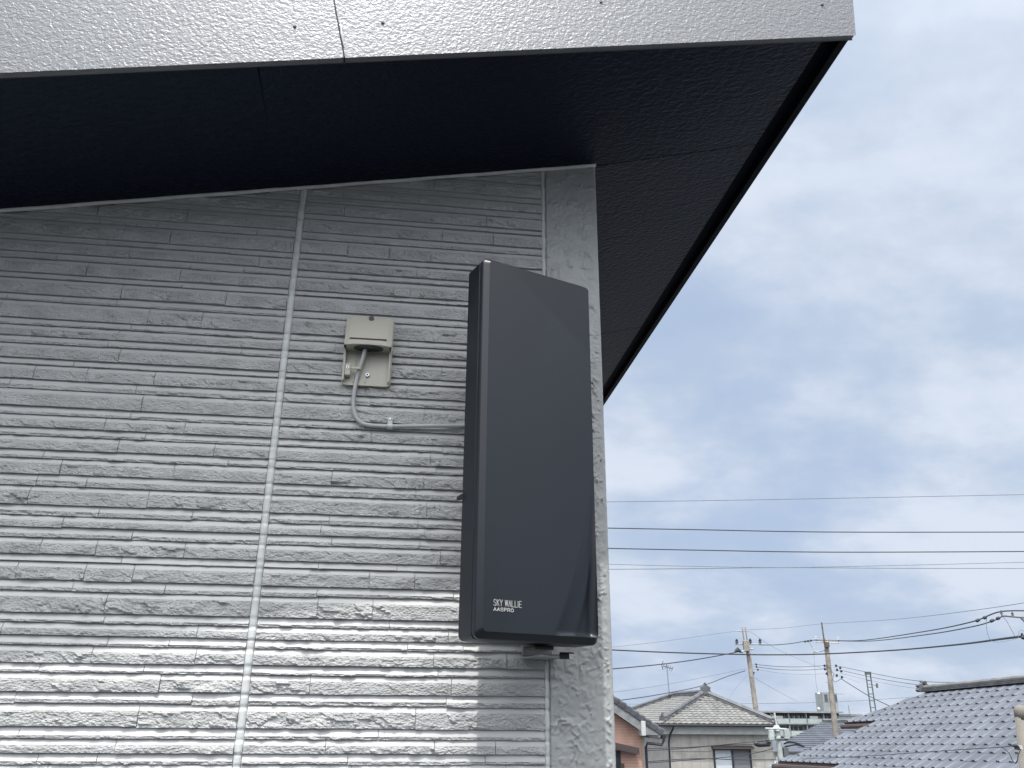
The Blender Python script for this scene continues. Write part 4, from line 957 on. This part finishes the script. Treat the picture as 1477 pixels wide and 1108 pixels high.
# beige vent post at the right edge and its cable anchor
YV = 7.2; p0_, p1_ = at(1466, 1025, YV), at(1474, 1112, YV); d = p1_-p0_; bot = p0_ + d*((GZ-p0_.z)/d.z)
VP = tag(empty('beige_post', bot), 'beige capped post cut by the right edge in front of the blue-grey roof', 'post')
M_post = mat('beige_post', (.16, .148, .128), .8, var=.15, vscale=6)
rp_ = .075; cxo = Vector((.068, 0, 0)); m = MB(); m.tube([p0_+cxo, bot+cxo], [rp_, rp_*1.1], 20); fix(m.build('post_shaft', M_post, smooth=True), VP)
m = MB(); m.tube([p0_+cxo-up3*.09, p0_+cxo+up3*.0, p0_+cxo+up3*.035, p0_+cxo+up3*.05], [rp_*1.12, rp_*1.1, rp_*.9, rp_*.3], 20); fix(m.build('post_cap', M_post, smooth=True), VP)
m = MB(); q = at(1472, 1078, YV-.15); m.tube([q-up3*.018, q+up3*.018], .02, 12); fix(m.build('anchor_ring', M_porc), VP)
m = MB(); m.tube([at(1458, 1075.5, YV-.15), at(1464, 1075.5, YV-.15), at(1470, 1078, YV-.15)], [.008, .018, .01], 8); m.tube([at(1464, 1079, YV-.15), at(1471, 1080, YV-.15)], .014, 6); fix(m.build('wire_grip', M_black), VP)

# ------------------------------------------------------------------ wires, each on its own
def wire(label, pts, r, mt=M_wire, grp='overhead wires', extra=None):
    P = [at(px, py, Y) for px, py, Y in pts]
    n = len(P); path = []
    for i in range(n-1):
        p0, p1, p2, p3 = P[max(i-1, 0)], P[i], P[i+1], P[min(i+2, n-1)]
        K = 8
        for k_ in range(K):
            t = k_/K; path.append(0.5*((2*p1)+(p2-p0)*t+(2*p0-5*p1+4*p2-p3)*t*t+(3*p1-p0-3*p2+p3)*t**3))
    path.append(P[-1])
    if pts[-1][0] >= 1500: path.append(P[-1] + Vector((18, 0, 0.4)))           # the line goes on past the picture
    if pts[0][0] <= 830: path.insert(0, P[0] - Vector((20, 0, 0.2)))
    m = MB(); m.tube(path, r*.82, 6); o = m.build('overhead_wire', mt); tag(o, label, 'wire', grp); return o
wire('highest overhead wire, pale grey, crossing the sky alone', [(830, 724.5, 30), (1030, 722, 30), (1250, 718, 30), (1500, 713, 30)], .014, M_wiregr)
wire('upper of the two thick dark wires crossing the sky', [(830, 761, 26), (1000, 764, 26), (1200, 767.5, 26), (1500, 767.5, 26)], .021)
wire('lower of the two thick dark wires crossing the sky', [(830, 790, 26), (1000, 793.5, 26), (1200, 796.5, 26), (1500, 795.5, 26)], .021)
wire('thin grey wire under the thick pair that climbs to the right', [(830, 812.5, 32), (980, 816.5, 32), (1130, 818.5, 32), (1300, 815.5, 32), (1500, 810.5, 32)], .013, M_wiregr)
wire('lowest thin grey wire under the thick pair, nearly level', [(830, 821.5, 31), (980, 820.5, 31), (1130, 818.8, 31), (1300, 819.8, 31), (1500, 820, 31)], .015, M_wiregr)
wire('heavy dark wire passing both brown poles and climbing to the right edge', [(830, 935, 48), (960, 941, 49), (1066, 944, 49.7), (1130, 944.5, 49.7), (1190, 943.3, 49.7), (1290, 938, 45), (1380, 930, 35), (1450, 921, 26), (1500, 915, 24)], .045)
wire('dark wire rising from the left to the switch of the left brown pole', [(830, 969, 45), (900, 963.5, 46), (960, 957.5, 48), (1010, 950.5, 49), (1062, 941, 49.8)], .034)
wire('faint ground wire between the very tops of the brown poles', [(830, 939, 45), (950, 926, 47), (1066, 910, 50), (1130, 906, 50), (1185, 900, 50), (1290, 893.5, 42), (1400, 881, 30), (1500, 866, 24)], .013, M_wiregr)
wire('dark wire on the insulators of the left pole running to the right arm', [(1083, 929.5, 50), (1110, 930.5, 50), (1140, 928.5, 50), (1175, 923.5, 50), (1240, 924, 46), (1330, 911.5, 34), (1400, 897.5, 26), (1444, 882.2, 24), (1500, 882, 24)], .026)
wire('second dark wire just below, ending at the steel arm on the right', [(1209, 924.5, 50), (1260, 924.5, 45), (1340, 915, 33), (1400, 904.5, 27), (1430, 896.5, 24.5), (1446, 889, 24)], .024)
wire('upper low-voltage wire between the two brown poles', [(1090, 958.5, 50), (1120, 961.3, 50), (1155, 962, 50), (1188, 960.3, 50)], .016)
wire('middle low-voltage wire between the two brown poles', [(1091, 962, 50), (1125, 966, 50), (1160, 966.6, 50), (1188, 965, 50)], .016)
wire('faint lowest low-voltage wire between the two brown poles', [(1092, 966, 50), (1125, 971, 50), (1160, 973, 50), (1190, 971.7, 50)], .010, M_wiregr)
wire('upper low-voltage wire from the tallest pole past the lattice pole', [(1205, 960, 50), (1250, 969.5, 46), (1300, 979, 42), (1345, 983.8, 38), (1420, 984, 34)], .015)
wire('middle low-voltage wire from the tallest pole past the lattice pole', [(1211, 966.5, 50), (1260, 977.5, 46), (1310, 986, 42), (1350, 990, 38)], .015)
wire('lowest faint low-voltage wire from the tallest pole past the lattice pole', [(1212, 971, 50), (1260, 982.5, 46), (1310, 991.5, 42), (1350, 995, 38)], .010, M_wiregr)
wire('dark service cable sloping down from the tallest pole behind the roof', [(1213, 979, 50), (1250, 1002, 46), (1282, 1018, 44), (1310, 1031, 42)], .028)
wire('dark cable rising from the brick house side to the left brown pole', [(830, 1018, 36), (900, 1009.5, 40), (950, 1002, 43), (1010, 990, 46), (1050, 975.5, 49), (1075, 967.5, 50)], .024)
wire('faint wire just above it rising to the left brown pole', [(830, 1003, 36), (900, 996.5, 40), (980, 984, 45), (1076, 964.5, 50)], .011, M_wiregr)
wire('thin level wire low over the roofs behind the brown poles', [(830, 1015.5, 75), (1000, 1015.5, 75), (1190, 1013, 75), (1340, 1004, 75)], .022, M_wiregr)
wire('faint stay wire dropping left from the left brown pole', [(1077, 975, 50), (1062, 992, 47), (1050, 1010, 45)], .012, M_wiregr)
wire('faint long wire falling right from the top of the left brown pole', [(1082, 911, 50), (1120, 936, 54), (1170, 958, 60), (1240, 985, 70)], .010, M_wiregr)
wire('faint slack wire falling right below the brackets of the left pole', [(1085, 976, 50), (1120, 996, 54), (1150, 1012, 58)], .011, M_wiregr)
for i, (lab, pts) in enumerate((('upper dark line from the near pole across the beige wall to the left', [(1110, 1068, 33), (1060, 1072.5, 33), (1010, 1077, 33), (930, 1080, 33)]),
                                ('lower dark line from the near pole crossing the beige house', [(1111, 1073, 33), (1040, 1075, 33), (990, 1079.5, 33), (930, 1083, 33)]),
                                ('dark line sagging in front of the window to the near pole', [(1115, 1080, 33), (1085, 1087, 33), (1040, 1093, 33), (985, 1097, 33), (930, 1101, 33)]),
                                ('lowest dark line low across the beige house', [(1120, 1096, 33), (1070, 1096, 33), (1000, 1094.5, 33), (930, 1099, 33)]))):
    wire(lab, pts, .018)
wire('dark wire drawn across the blue-grey roof to the beige post', [(1122, 1096, 33), (1180, 1093.8, 13.5), (1260, 1090, 11), (1360, 1083, 9), (1440, 1078, 7.8), (1462, 1075.5, 7.1)], .005)
wire('dark slack loop hanging from the beige post anchor', [(1440, 1078, 7.8), (1447, 1079, 7.6), (1455, 1086, 7.4), (1460, 1096, 7.3), (1464, 1101, 7.2), (1467, 1098, 7.1), (1469, 1088, 7.1), (1473, 1080, 7.1)], .006)
wire('slack jumper wire hanging left of the steel arm', [(1423, 890, 24), (1422.5, 899, 24), (1424, 912, 24), (1428, 922, 24), (1436, 926, 24), (1450, 925, 24), (1470, 920, 24)], .009, M_wiregr)
wire('slack jumper wire hanging from the tip of the steel arm', [(1446, 889, 24), (1452, 896, 24), (1458, 907, 24), (1465, 919.5, 24)], .010, M_wiregr)
wire('short hooked lead above the switch at the right edge', [(1469, 920, 24), (1469.5, 913, 24), (1472, 909, 24), (1480, 912, 24)], .008, M_wiregr)
wire('double drop leads from the white insulator left of the tallest pole', [(1174, 941, 50), (1175, 960, 50), (1177, 985, 50), (1180, 1001, 50), (1181, 1023, 50)], .010, M_wiregr)
wire('short lead from the strain insulators down to the white insulator', [(1166, 925, 50), (1171, 933, 50), (1174, 940, 50)], .012, M_wiregr)

# ------------------------------------------------------------------ unseen house added behind the camera to block low sky and shape reflections
OH = tag(empty('added_facing_house', (1, -14, GZ)), 'added unseen grey house facing the stone-strip wall, blocking low sky light', 'house')
M_rend = mat('grey_render', (0.16, 0.16, 0.155), 0.8, var=0.1, vscale=0.6)
m = MB(); m.box((-9, -20, GZ), (12, -11.5, 1.2)); fix(m.build('wall', M_rend), OH)
m = MB(); m.prism([(-9.6, -10.9, 1.15), (-9.6, -20.6, 1.15), (-9.6, -15.8, 3.2)], (22.2, 0, 0)); fix(m.build('roof', M_tileb2), OH)
for k2 in range(6):
    for zq in (-4.6, -1.2):
        m = MB(); m.box((-7.6+k2*3.2, -11.52, zq), (-6.0+k2*3.2, -11.44, zq+1.3)); w_ = fix(m.build('window', M_black), OH); m = MB(); m.box((-7.5+k2*3.2, -11.45, zq+.08), (-6.1+k2*3.2, -11.43, zq+1.22)); m.build('pane', M_glass).parent = w_
